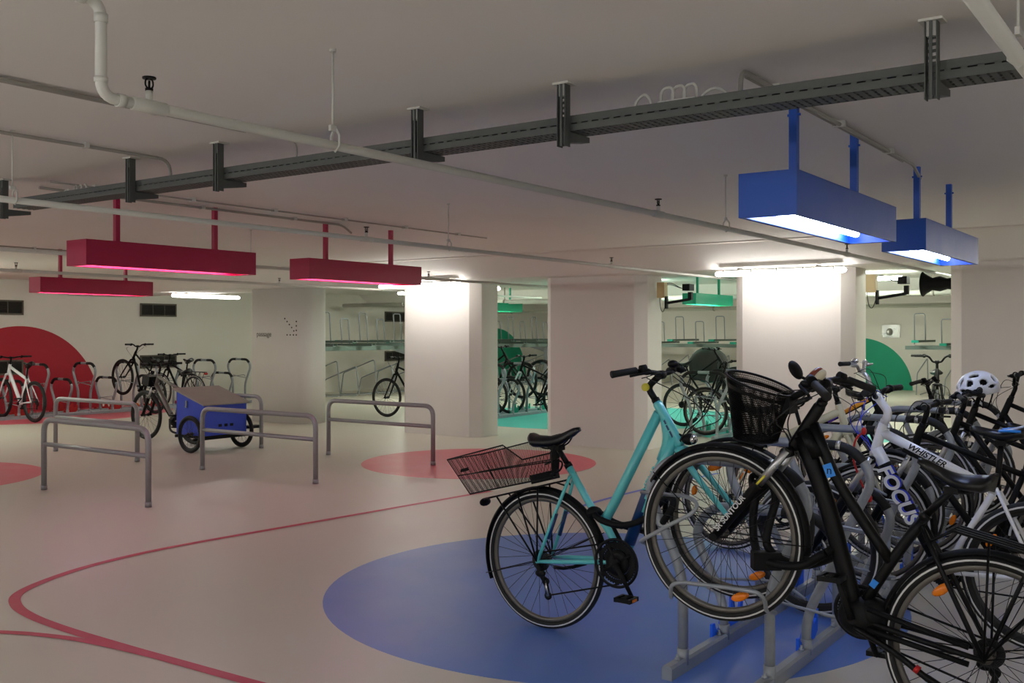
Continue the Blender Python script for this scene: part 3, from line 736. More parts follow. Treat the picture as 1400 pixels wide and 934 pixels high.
def fork(root, hb_, ht_, fh, m, kind='rigid', spread=.052, stan=M_alu, lowm=None):
    hb = V(hb_[0], 0, hb_[1]); ht = V(ht_[0], 0, ht_[1]); fh = V(fh[0], 0, fh[1]); ax = (hb - ht).normalized(); b = MB()
    cr = hb + ax * .03
    if kind == 'rigid':
        b.ell(cr, (.03, spread + .01, .022), R=None)
        for s in (-1, 1):
            b.tube(spline([cr + V(0, s * spread * .8, 0), cr * .6 + fh * .4 + ax * .015 + V(0, s * (spread + .004), 0), fh + V(0, s * (spread + .006), 0)], 6), [.0165] * 3 + [.0155] * 3 + [.013] * 4 + [.011] * 3, 12)
        for s in (-1, 1): b.cyl(fh + V(0, s * (spread - .005), 0), fh + V(0, s * (spread + .016), 0), .014, 10)
        f = b.build('fork', m, root)
    else:
        b.tube([cr + V(0, -spread - .016, 0), cr + V(0, spread + .016, 0)], .022, 10); b.cyl(ht, cr, .017, 10)
        d = (fh - cr); mid = cr + d * .36
        for s in (-1, 1):
            y = V(0, s * (spread + .008), 0)
            b.tube([mid + y, mid + d * .02 + y, fh + y], [.026, .023, .019], 12); b.cyl(fh + y * .75, fh + y * 1.35, .017, 10)
        b.tube(fillet([mid + d * .1 + V(0, -spread, 0), mid + d * .02 + V(.04, -spread * .7, .03), mid + d * .02 + V(.04, spread * .7, .03), mid + d * .1 + V(0, spread, 0)], .04, 5), .012, 8)
        f = b.build('fork', lowm or m, root)
        for s in (-1, 1):
            g = MB(); y = V(0, s * (spread + .008), 0); g.cyl(cr + y - d * .03, mid + y, .016, 12); g.build('stanchion', stan, f)
    return f
TEMPL = dict(rh=(0, .35), fh=(1.07, .35), bb=(.43, .29), scl=(.26, .74), ht=(.80, .94), hb=(.845, .80), sn=(.36, .985), sr=(.09, .985), clamp=(.775, 1.06))
def pitched(T, lift, R=.35, pre=None):
    a = math.asin(lift / 1.07); out = {}
    for k, (x, z) in T.items():
        z -= R; out[k] = (x * math.cos(a) - z * math.sin(a), x * math.sin(a) + z * math.cos(a) + R)
    return out
def bike(lab, u, w, yaw, Pn, st, group=None, name='bicycle'):
    root = empty(name, P(u, w, 0), yaw); det = st.get('det', 1); R = st.get('R', .35)
    fm = st['frame']; ys = st.get('ys', -1)
    rh, fh, bb, scl, ht, hb = (Pn[k] for k in ('rh', 'fh', 'bb', 'scl', 'ht', 'hb')); v3 = lambda p, y=0: V(p[0], y, p[1])
    rimm = st.get('rim', M_rimd)
    w1 = wheel(root, v3(rh), R, det=det, rimm=rimm, stripe=st.get('stripe', True), tw=st.get('tw', .02)); w2 = wheel(root, v3(fh), R, det=det, rimm=rimm, stripe=st.get('stripe', True), tw=st.get('tw', .02))
    for a in st.get('refl_r', ()): refl(w1, R, a - w1.rotation_euler.y * -1)
    for a in st.get('refl_f', ()): refl(w2, R, a - w2.rotation_euler.y * -1)
    n = 14 if det == 2 else (10 if det == 1 else 6)
    b = MB(); hax = (v3(ht) - v3(hb)).normalized()
    b.tube([v3(hb) - hax * .012, v3(hb), v3(ht), v3(ht) + hax * .012], [.021, .025, .024, .02], n)
    tubes = st.get('tubes')
    if tubes is None:
        dt = st.get('dt', .02); tt = st.get('tt', .017)
        tubes = [([v3(hb) + hax * .03, v3(bb)], dt), ([v3(ht) - hax * .035, v3(scl) - V(0, 0, .02)], tt), ([v3(bb), v3(scl)], .0165)]
    else: tubes = [([v3(p) for p in pts], r) for pts, r in tubes]
    for pts, r in tubes: b.tube(pts if len(pts) == 2 else fillet(pts, .3, 8), r, n, mi=0)
    sj = Pn.get('stj', scl)
    for s in (-1, 1):
        d = (v3(bb) - v3(rh)).normalized()
        b.tube(fillet([v3(rh, s * .066), v3(rh, s * .058) + d * .22, v3(bb, s * .03) - d * .03], .1, 4), [.0085] + [.011] * 5 + [.0125], n)
        e = v3(sj, s * .02); b.tube(fillet([v3(rh, s * .066), v3(rh, s * .055) * .5 + v3(sj, s * .055) * .5, e], .1, 4), .009, n)
    b.cyl(v3(bb, -.036), v3(bb, .036), .024, n); b.cyl(v3(rh, -.075), v3(rh, .075), .008, 8)
    fr = b.build('frame', fm, root)
    fork(root, hb, ht, fh, st.get('forkm', fm), st.get('fork', 'rigid'), stan=st.get('stan', M_alu))
    # seat post + saddle
    sd, sc_ = saddle(root, Pn['sr'], Pn['sn'], st.get('sw', .08), st.get('sm'), st.get('sstripe'))
    g = MB(); g.tube([v3(scl), sc_], .014, 10); g.tube([v3(scl) - (sc_ - v3(scl)).normalized() * .012, v3(scl) + (sc_ - v3(scl)).normalized() * .012], .021, 10); g.build('seat_post', st.get('postm', M_black), root)
    # stem + bar
    c = v3(Pn['clamp']); g = MB(); g.tube([v3(ht), v3(ht) + hax * .03], .02, 10); g.tube(fillet([v3(ht), v3(Pn['stemk']) if 'stemk' in Pn else v3(ht) + hax * max(.03, (c.z - ht[1]) * .8), c], .03, 4), st.get('stemr', .016), 10); g.cyl(c + V(0, -.024, 0), c + V(0, .024, 0), .021, 12); g.build('stem', st.get('stemm', M_black), root)
    handlebar(root, Pn['clamp'], st.get('bar', 'flat'), st.get('bw', .31), st.get('rise', .02), st.get('back', .06), bell=st.get('bell'), bm=st.get('barm'), fwd=1, drop=st.get('drop', 0))
    if det >= 1: cables(root, Pn['clamp'], hb, st.get('nc', 3), st.get('cablem'), st.get('bulge', .14))
    crank(root, bb, st.get('cr', .09), st.get('ca', -.6), det, st.get('guard', det == 2), ys, Lc=.17, pedal=True)
    cassette(root, rh, ys, det >= 1, st.get('der')); chain(root, bb, rh, st.get('cr', .09), .04, ys, der=(st['der'] if 'der' in st else (rh[0] + .035, rh[1] - .12)) if det >= 1 else None)
    if st.get('fend'):
        a = st.get('fend_r', (-.05, 2.9)); fender(root, rh, R, *a, st.get('fendm', M_matt)); a = st.get('fend_f', (.9, 3.3)); fender(root, fh, R, *a, st.get('fendm', M_matt))
    if st.get('carrier'):
        rr = Pn['carr']; g = MB(); a, b_ = v3(rr[0]), v3(rr[1]); 
        for y in (-.055, -.02, .02, .055): g.tube([a + V(0, y, 0), b_ + V(0, y, 0)], .005, 6)
        g.tube(fillet([b_ + V(0, -.055, 0), a + V(0, -.055, 0), a + V(-.04, -.03, -.01), a + V(-.04, .03, -.01), a + V(0, .055, 0), b_ + V(0, .055, 0)], .03, 4), .0055, 6)
        for y in (-1, 1):
            for t in (.15, .45, .75): g.tube([v3(rh, y * .072), (a + (b_ - a) * t) + V(0, y * .055, 0)], .0048, 6)
            g.tube([v3(scl, y * .02) - V(0, 0, .1), b_ + V(0, y * .05, 0)], .0045, 6)
        g.build('rear_carrier', st.get('carm', M_black), root)
        g = MB(); g.ell(a + V(-.05, 0, -.03), (.018, .045, .022)); g.build('rear_light', st.get('rlm', M_redp), root)
    if st.get('light'):
        p = v3(st['light']); g = MB(); g.ell(p, (.035, .028, .028)); g.tube([p, p + V(-.05, 0, .02)], .006, 6); g.build('head_lamp', st.get('lightm', M_black), root)
        g = MB(); g.ell(p + V(.02, 0, 0), (.022, .024, .024)); g.build('lamp_lens', M_chrome, root)['label'] = 'clear lamp lens'
    if st.get('disc'):
        for q in (rh, fh):
            g = MB(); g.rev([(.08, ys * -.045), (.062, ys * -.045), (.062, ys * -.043), (.08, ys * -.043)], v3(q), (0, 1, 0), 32)
            for k in range(5): g.tube([v3(q, ys * -.044), v3(q, ys * -.044) + V(.07 * math.cos(k * 1.257), 0, .07 * math.sin(k * 1.257))], .004, 4)
            g.build('brake_disc', M_alu, root)
    tag(root, lab, 'bicycle', group); return root, dict(w1=w1, w2=w2, frame=fr)
# ================================================================ placed racks
tall_us = [4.06 + .45 * k for k in range(12)]
rack(3.90, 1.753, tall_us, M_bluep, 'long galvanized rack of alternating hoops standing on the blue floor disc')
rack(8.1, 17.3, [8.3 + .45 * k for k in range(14)], M_redp, 'galvanized hoop rack along the wall with the red half disc', first_tall=False, det=False)
rack(13.1, 10.6, [13.3 + .45 * k for k in range(11)], M_greenp, 'galvanized hoop rack on the teal floor disc, beyond the brightly lit column', det=False)
rack(13.0, 6.0, [13.15 + .45 * k for k in range(9)], M_greenp, 'galvanized hoop rack on teal floor between the two widest columns', det=False)
two_tier(15.0, 16.3, YAW_U, 19, .6, 'two-tier bicycle rack along the far wall with grey-green upper decks')
for c in bpy.data.objects:
    pass
two_tier(26.3, 10.4, YAW_W, 7, .62, 'two-tier bicycle rack against the end wall behind the green lamp')
two_tier(25.6, 3.7, YAW_W, 4, .62, 'short two-tier rack in the corner beside the small green wall disc')

FR = YAW_W + PI     # facing -w (towards the right of the hall)
FL = YAW_W          # facing +w
# ------------------------------------------------ hero: teal bicycle
h = .006
TP = dict(rh=(0, .35), fh=(1.038, .662), bb=(.449, .40), scl=(.141, .838), stj=(.165, .79), ht=(.641, 1.165), hb=(.752, .985), sn=(.212, 1.018), sr=(-.085, .945), clamp=(.655, 1.305), stemk=(.585, 1.245), carr=((-.33, .635), (.1, .755)))
teal, tp = bike('teal city bicycle with wire rear basket, rear wheel down on the blue disc', 4.24, 2.81, FR, TP,
  dict(det=2, frame=M_teal, R=.35, tubes=[([(.645, 1.125), (.40, .665), (.345, .575)], .0245), ([(.735, 1.02), (.59, .745), (.455, .41)], .028), ([(.141, .838), (.285, .63), (.375, .545), (.449, .40)], .018), ([(.68, 1.10), (.70, 1.0), (.66, .90)], .026)],
       fend=True, fend_r=(.35, 3.55), fend_f=(1.2, 3.2), carrier=True, bar='swept', bw=.29, rise=.02, back=.10, guard=True, cr=.1, ca=-1.02, light=(.80, 1.01), lightm=M_black, rlm=M_matt, bulge=.2, nc=4,
       refl_f=(2.0, -1.2), der=(.06, .185), bell=(1, .1, M_black), rim=M_rims), None)
# downtube navy sleeve, decals
def bpart(root, name, mb, m, label=None):
    o = mb.build(name, m, root)
    if label: o['label'] = label
    return o
g = MB(); g.tube([(.655, .845, ), (.47, .44)] if False else [V(.648, 0, .855), V(.585, 0, .735), V(.488, 0, .492)], .0288, 14); bpart(teal, 'frame_panel', g, M_navy, 'navy lower half of the down tube')
g = MB()
for s in (-1, 1): g.tube([V(.055, s * .0535, .47), V(.10, s * .046, .60)], .0101, 10)
bpart(teal, 'stay_panel', g, M_navy, 'navy band on the seat stay')
text_obj('lettering', 'XENS', .055, M_teal, V(.600, -.0305, .735), V(.0625, 0, .12), V(-.12, 0, .0625), teal, shear=.2, bold=.001)
for k, (s_, h_) in enumerate(((.690, 1.085), (.703, 1.06), (.722, 1.03))):
    g = MB(); g.box((s_, -.0255, h_), (.008, .004, .02 + .006 * k), R=Matrix.Rotation(-.5, 3, 'Y')); bpart(teal, 'decal', g, M_navy, 'small navy head tube decal')
g = MB(); g.tube([V(.02, .06, .30), V(.07, .066, .30), V(.13, .07, .315), V(.20, .07, .345)], [.011, .009, .009, .013], 8); bpart(teal, 'kickstand', g, M_black)
g = MB(); g.cyl((.585, -.024, 1.245), (.585, .024, 1.245), .019, 16); g.cyl((.585, -.027, 1.245), (.585, .027, 1.245), .008, 12); bpart(teal, 'stem_cap', g, M_brass, 'yellow stem pivot cap')
# rear basket
A, B_, C_, D, Eb, F = (-.517, .834), (-.156, .934), (-.034, .870), (.131, .914), (.131, .795), (-.385, .662)
def lerp(p, q, t): return (p[0] + (q[0] - p[0]) * t, p[1] + (q[1] - p[1]) * t)
def topnear(t):
    s = A[0] + (D[0] - A[0]) * t
    for p, q in ((A, B_), (B_, C_), (C_, D)):
        if s <= q[0] + 1e-6: return lerp(p, q, (s - p[0]) / (q[0] - p[0]))
    return D
Dt = (.0, .975); Ef = (.0, .757)
wr = MB(); yb, yt = .125, .15; NW = 62
for k in range(NW + 1):
    t = k / NW; bt = lerp(F, Eb, t); bf = lerp(F, Ef, t); tn = topnear(t); tf = lerp(A, Dt, t)
    wr.tube([V(tn[0], -yt, tn[1]), V(bt[0], -yb, bt[1]), V(bf[0], yb, bf[1]), V(tf[0], yt, tf[1])], .0014, 4)
for k in range(1, 28):
    t = k / 28; y = -1 + 2 * t
    wr.tube([V(A[0], y * yt, A[1]), V(F[0], y * yb, F[1])], .0014, 4); wr.tube([V(D[0], -yt, D[1]).lerp(V(Dt[0], yt, Dt[1]), t), V(Eb[0], -yb, Eb[1]).lerp(V(Ef[0], yb, Ef[1]), t)], .0014, 4)
rb = wr.build('wire_mesh', M_black, teal); rb.name = 'rear_basket'
r2 = MB(); q = [V(A[0], -yt, A[1]), V(B_[0], -yt, B_[1]), V(C_[0], -yt, C_[1]), V(D[0], -yt, D[1]), V(Dt[0], yt, Dt[1]), V(A[0], yt, A[1])]; r2.tube(q, .0038, 8, closed=True)
mid = lambda t: lerp(lerp(A, F, .47), lerp(D, Eb, .35), t)
r2.tube([V(mid(0)[0], -.138, mid(0)[1]), V(mid(1)[0], -.138, mid(1)[1]), V(.0, .138, .85), V(mid(0)[0], .138, mid(0)[1])], .003, 8, closed=True)
r2.tube([V(F[0], -yb, F[1]), V(Eb[0], -yb, Eb[1]), V(Ef[0], yb, Ef[1]), V(F[0], yb, F[1])], .0038, 8, closed=True)
for (p, q_, s) in ((A, F, -1), (D, Eb, -1), (A, F, 1), (Dt, Ef, 1)): r2.tube([V(p[0], s * yt, p[1]), V(q_[0], s * yb, q_[1])], .003, 8)
r2.build('basket_rim', M_black, rb)
g = MB(); g.tube(fillet([V(.10, -.1, .80), V(.16, -.1, .825), V(.175, -.1, .87), V(.13, -.1, .875), V(.07, -.1, .85)], .03, 4), .005, 8); g.build('basket_handle', M_black, rb)
g = MB(); g.box((-.40, -.152, .79), (.05, .006, .016), R=Matrix.Rotation(-.27, 3, 'Y')); g.build('badge', M_matt, rb)
g = MB(); g.box((.0, 0, .77), (.12, .09, .045), R=Matrix.Rotation(-.27, 3, 'Y')); g.build('basket_clamp', M_matt, rb)
# lock on the teal bicycle, tied to the rack
Mt = Matrix.Translation(P(4.24, 2.81, 0)) @ Matrix.Rotation(FR, 4, 'Z')
g = MB(); g.tube([Mt @ p for p in spline([V(.30, -.03, .635), V(.36, -.06, .60), V(.48, -.06, .585), V(.60, -.05, .63), V(.72, -.08, .74), V(.80, -.16, .74), V(.78, -.2, .67), V(.66, -.1, .585), V(.52, .05, .55), V(.38, .05, .57), V(.30, .02, .62)], 6)], .016, 10)
g.ell(Mt @ V(.31, -.03, .625), (.04, .03, .03)); lk = g.build('chain_lock', M_matt)
tag(lk, 'black fabric-covered chain lock tying the teal bicycle to the rack', 'bicycle lock')

def pxU(px, py, u): w, hh = Uh(px, py, u); return P(u, w, hh)
rk = bpy.data.objects['bicycle_rack']; Mi = (Matrix.Translation(rk.location) @ Matrix.Rotation(YAW_U, 4, 'Z')).inverted()
for pxs in ([(877, 673, 4.02), (935, 678, 3.80), (950, 684, 3.78), (954, 693, 3.76), (945, 703, 3.74), (917, 717, 3.74), (875, 740, 3.78), (890, 745, 4.0)], [(925, 800, 4.04), (917, 818, 3.80), (917, 800, 3.76), (930, 796, 3.75), (990, 803, 3.75), (1036, 810, 3.76), (1046, 820, 3.78), (1047, 835, 3.8), (1060, 838, 4.03)]):
    g = MB(); g.tube(fillet([Mi @ pxU(*q) for q in pxs], .03, 4), .0085, 10); g.build('wheel_guide', M_galv, rk)
# ------------------------------------------------ hero: black city e-bike
BP = dict(rh=(0, .362), fh=(1.005, .676), bb=(.455, .43), scl=(.208, .833), stj=(.215, .80), ht=(.597, 1.215), hb=(.695, 1.06), sn=(.235, 1.028), sr=(-.03, .965), clamp=(.572, 1.305), stemk=(.56, 1.27), carr=((-.36, .70), (.10, .80)))
blk, bp = bike('matt black electric city bicycle with black mesh front basket', 3.84, .673, FL, BP,
  dict(det=2, frame=M_black, R=.355, tubes=[([(.665, 1.10), (.57, .86), (.50, .60), (.455, .43)], .034), ([(.62, 1.15), (.541, .955), (.43, .79), (.329, .651)], .021), ([(.208, .833), (.329, .651), (.455, .43)], .02), ([(.66, 1.12), (.60, 1.02)], .034)],
       fork='susp', fend=True, fend_r=(-.1, 3.0), fend_f=(.55, 3.25), bar='swept', bw=.29, rise=.01, back=.10, drop=.03, cr=.085, ca=-1.9, guard=True, carrier=True, sw=.085, der=(.0, .22), rim=M_rims, refl_r=(.95,), refl_f=(-1.9,), bulge=.16, nc=4), None)
g = MB(); g.ell((.44, 0, .43), (.085, .06, .075), 20, 12); g.ell((.39, 0, .45), (.06, .055, .06), 18, 10); bpart(blk, 'motor', g, M_matt)
g = MB(); g.box((.508, .036, .93) if False else (.552, .0225, .975), (.034, .003, .052), R=Matrix.Rotation(.38, 3, 'Y')); bpart(blk, 'decal', g, M_bluet, 'bright blue square decal')
text_obj('lettering', 'n', .045, M_black, V(.562, .0245, .962), V(-1, 0, -.0), V(.35, 0, 1), blk)
g = MB(); g.box((.508 - .10, -.0365 + .0, .62), (.05, .003, .024), R=Matrix.Rotation(.6, 3, 'Y')); 
g = MB(); g.box((.385, .0215, .565), (.03, .003, .024), R=Matrix.Rotation(1.0, 3, 'Y')); bpart(blk, 'decal', g, M_bluet, 'bright blue seat tube decal')
dv = (V(1.005, 0, .676) - V(.70, 0, 1.05)).normalized()
text_obj('lettering', 'SR SUNTOUR', .031, M_refl, V(1.005, .0855, .676) - dv * .05 + V(.008, 0, -.012), -dv, V(-dv.z, 0, dv.x), blk, bold=.0006)
g = MB(); o_ = V(.80, .0865, .925); g.box(o_, (.05, .002, .008), R=Matrix.Rotation(.82, 3, 'Y')); bpart(blk, 'decal', g, M_brass, 'yellow fork stripe')
# front basket (in front of the bar, over the front wheel)
bk = MB(); cb, ct = V(.855, 0, 1.075), V(.835, 0, 1.30); NS = 165
def bpt(t, a):
    a_, b__ = .082 + (.128 - .082) * t, .115 + (.168 - .115) * t
    p = cb.lerp(ct, t); p = p + V(a_ * math.cos(a), b__ * math.sin(a), 0)
    p.z += t * (.048 * math.cos(a)) + (1 - t) * .008 * math.cos(a); return p
for k in range(NS):
    for sg in (-1, 1):
        bk.tube([bpt(i / 7, 2 * PI * k / NS + sg * .55 * i / 7) for i in range(8)], .0012, 3)
for k in range(-14, 15):
    y = k / 15; bk.tube([cb + V(-.08 * math.sqrt(1 - y * y), y * .112, -.005), cb + V(.08 * math.sqrt(1 - y * y), y * .112, .005)], .001, 3)
    x = k / 15; bk.tube([cb + V(x * .08, -.112 * math.sqrt(1 - x * x), 0), cb + V(x * .08, .112 * math.sqrt(1 - x * x), 0)], .001, 3)
fb = bk.build('front_basket', M_black, blk)
r2 = MB()
for t, r in ((1, .005), (0, .004)): r2.tube([bpt(t, 2 * PI * i / 40) for i in range(40)], r, 8, closed=True)
r2.build('basket_rim', M_black, fb)
r2 = MB(); vs = []; K = 40
for i in range(K):
    for t in (.83, .90): 
        p = bpt(t, 2 * PI * i / K); vs.append(p + (p - cb.lerp(ct, t)) * .012)
r2.add(vs, [(2 * i, 2 * ((i + 1) % K), 2 * ((i + 1) % K) + 1, 2 * i + 1) for i in range(K)], 0, True); r2.build('basket_band', M_black, fb)
g = MB(); g.tube(fillet([V(.58, 0, 1.32), V(.66, 0, 1.27), V(.72, 0, 1.24)], .03, 4), .014, 8); g.box((.715, 0, 1.22), (.03, .09, .07)); g.build('basket_bracket', M_matt, fb)
# bell, display, mirror on its bar
g = MB(); R0 = Matrix.Rotation(.9, 3, 'Y'); g.ell(V(.605, .03, 1.335), (.042, .046, .02), 20, 10, R=R0); bpart(blk, 'bell', g, M_bell, 'large brown and ivory bell')
g = MB(); g.ell(V(.592, .028, 1.33), (.039, .044, .019), 20, 10, R=R0); bpart(blk, 'bell_cover', g, M_ivory)
g = MB(); g.ell(V(.655, .10, 1.36), (.018, .045, .040), 18, 10, R=Matrix.Rotation(.5, 3, 'Y')); g.tube([V(.60, .06, 1.31), V(.65, .09, 1.34)], .006, 8); bpart(blk, 'display', g, M_matt)
g = MB(); g.tube(spline([V(.45, .05, .40), V(.30, .055, .33), V(.20, .06, .27), V(.13, .06, .235)], 5), [.012] * 11 + [.014] * 5, 10); ks = bpart(blk, 'kickstand', g, M_black)
g = MB(); g.cyl(V(.23, .059, .292), V(.215, .059, .283), .0155, 10); g.build('stand_clip', M_redp, ks)
g = MB()
for z in (.045, -.03): g.tube([V(.40, .05, .43 + z), V(.05, .058, .362 + z * .8)], .011, 8)
bpart(blk, 'chain_cover', g, M_matt)
Mb = Matrix.Translation(P(3.84, .673, 0)) @ Matrix.Rotation(FL, 4, 'Z')
g = MB(); g.tube([Mb @ p for p in spline([V(.56, .04, .66), V(.66, .05, .60), V(.80, .04, .60), V(.86, .0, .66), V(.88, -.05, .80), V(.84, -.06, .90), V(.79, -.05, .84), V(.80, .02, .66), V(.70, -.05, .58), V(.56, -.04, .63), V(.53, 0, .68), V(.56, .04, .66)], 6)], .017, 10)
g.box(Mb @ V(.80, .03, .60), (.11, .06, .07)); lk = g.build('chain_lock', M_matt)
tag(lk, 'black chain lock looped round the front wheel of the black electric bicycle', 'bicycle lock')

# ------------------------------------------------ white mountain bike
FP = dict(rh=(0, .355), fh=(1.075, .36), bb=(.432, .327), scl=(.19, .76), ht=(.722, 1.03), hb=(.765, .88), sn=(.31, 1.03), sr=(.035, 1.04), clamp=(.75, 1.175), stemk=(.69, 1.095))
foc, fp = bike('white mountain bicycle with big white and blue lettering on its black down tube', 5.26, .69, FL, FP,
  dict(det=2, frame=M_white, R=.355, tw=.026, dt=.032, tt=.024, fork='susp', forkm=M_black, stan=M_alu, bar='riser', bw=.33, rise=.035, back=.03, stemm=M_white, stemr=.021, disc=True, guard=False, sstripe=M_bluet, cablem=M_bcable, refl_f=(1.2,), refl_r=(.6,), nc=3, bulge=.10,
       tubes=None), None)
# keep it simple for the two main tubes: lettering on the side that faces the hall (local +y faces the camera here)
hb3, bb3 = V(.765, 0, .88), V(.432, 0, .327); hb3 = hb3 + (V(.722, 0, 1.03) - hb3).normalized() * .03; d = (bb3 - hb3).normalized()
g = MB(); g.tube([hb3 + d * .085, hb3 + d * .12, bb3 - d * .03], [.0332, .0338, .0338], 20); bpart(foc, 'frame_panel', g, M_matt, 'black lower part of the down tube')
for (mm_, off, yy) in ((M_blueT, .010, .0335), (M_white, 0, .0345)):
    text_obj('lettering', 'FOCUS', .098, mm_, hb3 + d * .095 + V(0, yy + .0015, 0) + V(d.z, 0, -d.x) * (-.036 + off), d, V(d.z, 0, -d.x), foc, bold=.0035, shear=.12)

d2 = (V(.19, 0, .74) - V(.73, 0, 1.0)).normalized()
text_obj('lettering', 'WHISTLER', .042, M_matt, V(.60, .0255, .925), d2, V(d2.z, 0, -d2.x), foc, shear=.3, bold=.0008)
g = MB(); g.tube([V(.62, .010, .915), V(.30, .010, .765)], .013, 8); bpart(foc, 'top_tube_panel', g, M_matt, 'black underside of the top tube')
Mf = Matrix.Translation(P(5.26, .69, 0)) @ Matrix.Rotation(FL, 4, 'Z')
g = MB(); g.tube([Mf @ p for p in spline([V(.80, .06, 1.0), V(.84, .07, .95), V(.85, .07, .86), V(.83, .06, .78), V(.80, .05, .70), V(.78, .03, .66)], 6)], .0055, 8); g.ell(Mf @ V(.80, .06, 1.0), (.014, .014, .02)); g.ell(Mf @ V(.78, .03, .655), (.014, .012, .022)); o = g.build('cable_lock', M_redp); tag(o, 'red cable lock hanging by the head of the white mountain bicycle', 'bicycle lock')
# ------------------------------------------------ other bicycles at the blue rack
def T(lift, **kw):
    q = dict(TEMPL); q.update(kw); return pitched(q, lift)
LIFT = .31
bike('pale cream bicycle facing the black one, its frame behind the mesh basket', 6.53, 2.80, FR, T(.05, ht=(.80, .99), hb=(.84, .84), clamp=(.79, 1.1), sn=(.40, .98), sr=(.12, .99)), dict(det=1, frame=M_cream, dt=.03, tt=.026, rim=M_rims, fend=True, light=(.93, .98), lightm=M_alu, refl_r=(1, 3), bar='swept'), None)
yb_, yp_ = bike('black bicycle with purple and yellow top tube and shiny bell', 7.34, 2.78, FR, T(.10, ht=(.80, 1.0), hb=(.84, .85), clamp=(.74, 1.16), stemk=(.78, 1.12)), dict(det=1, frame=M_matt, barm=M_alu, stemm=M_alu, bar='riser', rise=.06, bell=(-1, .16, M_chrome), rim=M_rims, refl_r=(1, 3), fork='susp'), None)
q = T(.10, ht=(.80, 1.0)); a_, b_ = V(q['ht'][0], 0, q['ht'][1] - .035), V(q['scl'][0], 0, q['scl'][1] - .02)
g = MB(); g.tube([a_.lerp(b_, .42), a_.lerp(b_, .62)], .0186, 10); bpart(yb_, 'top_tube_panel', g, M_purp, 'purple rear part of the top tube')
g = MB(); g.tube([a_.lerp(b_, .05), a_.lerp(b_, .4)], .0185, 10); bpart(yb_, 'top_tube_panel', g, M_yell, 'yellow front part of the top tube')
bike('dark bicycle standing right behind the white mountain bicycle', 6.05, .62, FL, T(.02), dict(det=1, frame=M_matt, rim=M_rims, refl_f=(.4, 2.5), refl_r=(2,), fork='susp', barm=M_matt, fend=True), None)
bike('black bicycle among the hoops with a silver fork, second behind the white one', 6.98, .60, FL, T(.02), dict(det=1, frame=M_black, forkm=M_alu, rim=M_rims, refl_f=(1.0, 3.5), fend=True, fendm=M_rimd, bar='swept'), None)
helm_bike, _ = bike('black mountain bicycle carrying the white helmet on its bar', 7.52, .62, FL, T(.04, ht=(.80, .95), clamp=(.77, 1.07)), dict(det=1, frame=M_black, rim=M_rims, refl_f=(1.4, 4), fork='susp', bw=.34, stanch=True), None)
bike('black bicycle with upturned bar ends beyond the helmet', 8.35, .55, FL, T(.08), dict(det=1, frame=M_matt, rim=M_rimd, refl_f=(1.4, 4), bw=.30, rise=.08, bar='riser'), None)
bike('dark city bicycle on the far side of the rack beyond the purple and yellow one', 8.79, 2.75, FR, T(.03), dict(det=1, frame=M_matt, rim=M_rims, bar='swept', fend=True, refl_r=(1, 2)), None)
# helmet
hr = empty('bicycle_helmet', P(7.52, 1.37, 1.08), YAW_W)
hb_ = MB(); NU, NV = 72, 30; vs = []; fs = []
def hpt(a, p, s=1.0):
    r = V(.145 * math.cos(p) * math.cos(a), .108 * math.cos(p) * math.sin(a), .125 * math.sin(p)) * s
    if p < 0: r.x *= 1 + .1 * p
    return r + V(0, 0, .04)
for i in range(NV + 1):
    p = -.32 + (PI / 2 + .32) * i / NV
    for j in range(NU):
        vs.append(hpt(2 * PI * j / NU, p))
vents_ = [(.35, .62, .16, .24), (-.35, .62, .16, .24), (.95, .5, .2, .22), (-.95, .5, .2, .22), (1.7, .45, .24, .2), (-1.7, .45, .24, .2), (2.45, .45, .2, .22), (-2.45, .45, .2, .22), (0.0, .25, .14, .16), (3.14, .5, .18, .26), (1.25, .95, .45, .16), (-1.25, .95, .45, .16), (.55, .12, .2, .1), (-.55, .12, .2, .1), (2.1, .08, .25, .1), (-2.1, .08, .25, .1)]
for i in range(NV):
    p = -.32 + (PI / 2 + .32) * (i + .5) / NV
    for j in range(NU):
        a = 2 * PI * (j + .5) / NU
        if any(((((a - va + PI) % (2 * PI)) - PI) / sa) ** 2 + ((p - vp) / sp) ** 2 < 1 for va, vp, sa, sp in vents_): continue
        k = (j + 1) % NU; fs.append((i * NU + j, i * NU + k, (i + 1) * NU + k, (i + 1) * NU + j))
hb_.add(vs, fs, 0, True); o = hb_.build('shell', M_white, hr); md = o.modifiers.new('Solidify', 'SOLIDIFY'); md.thickness = -.02
hl = MB(); vs = []; fs = []
for i in range(13):
    p = -.4 + (PI / 2 + .4) * i / 12
    for j in range(36): vs.append(hpt(2 * PI * j / 36, p, .86))
for i in range(12):
    for j in range(36):
        k = (j + 1) % 36; fs.append((i * 36 + j, i * 36 + k, (i + 1) * 36 + k, (i + 1) * 36 + j))
hl.add(vs, fs, 0, True); hl.build('liner', M_matt, hr)
for s in (-1, 1):
    g = MB(); g.tube(spline([V(.06, s * .095, .02), V(.02, s * .09, -.05), V(-.02, s * .05, -.12)], 5), .006, 6); g.tube(spline([V(-.09, s * .08, .02), V(-.05, s * .085, -.05), V(-.02, s * .05, -.12)], 5), .006, 6); g.build('strap', M_matt, hr)
hr.rotation_euler = (0, .22, YAW_W + .5); hr.scale = (.88, .88, .88)
tag(hr, 'white vented bicycle helmet hanging on a handlebar', 'helmet')

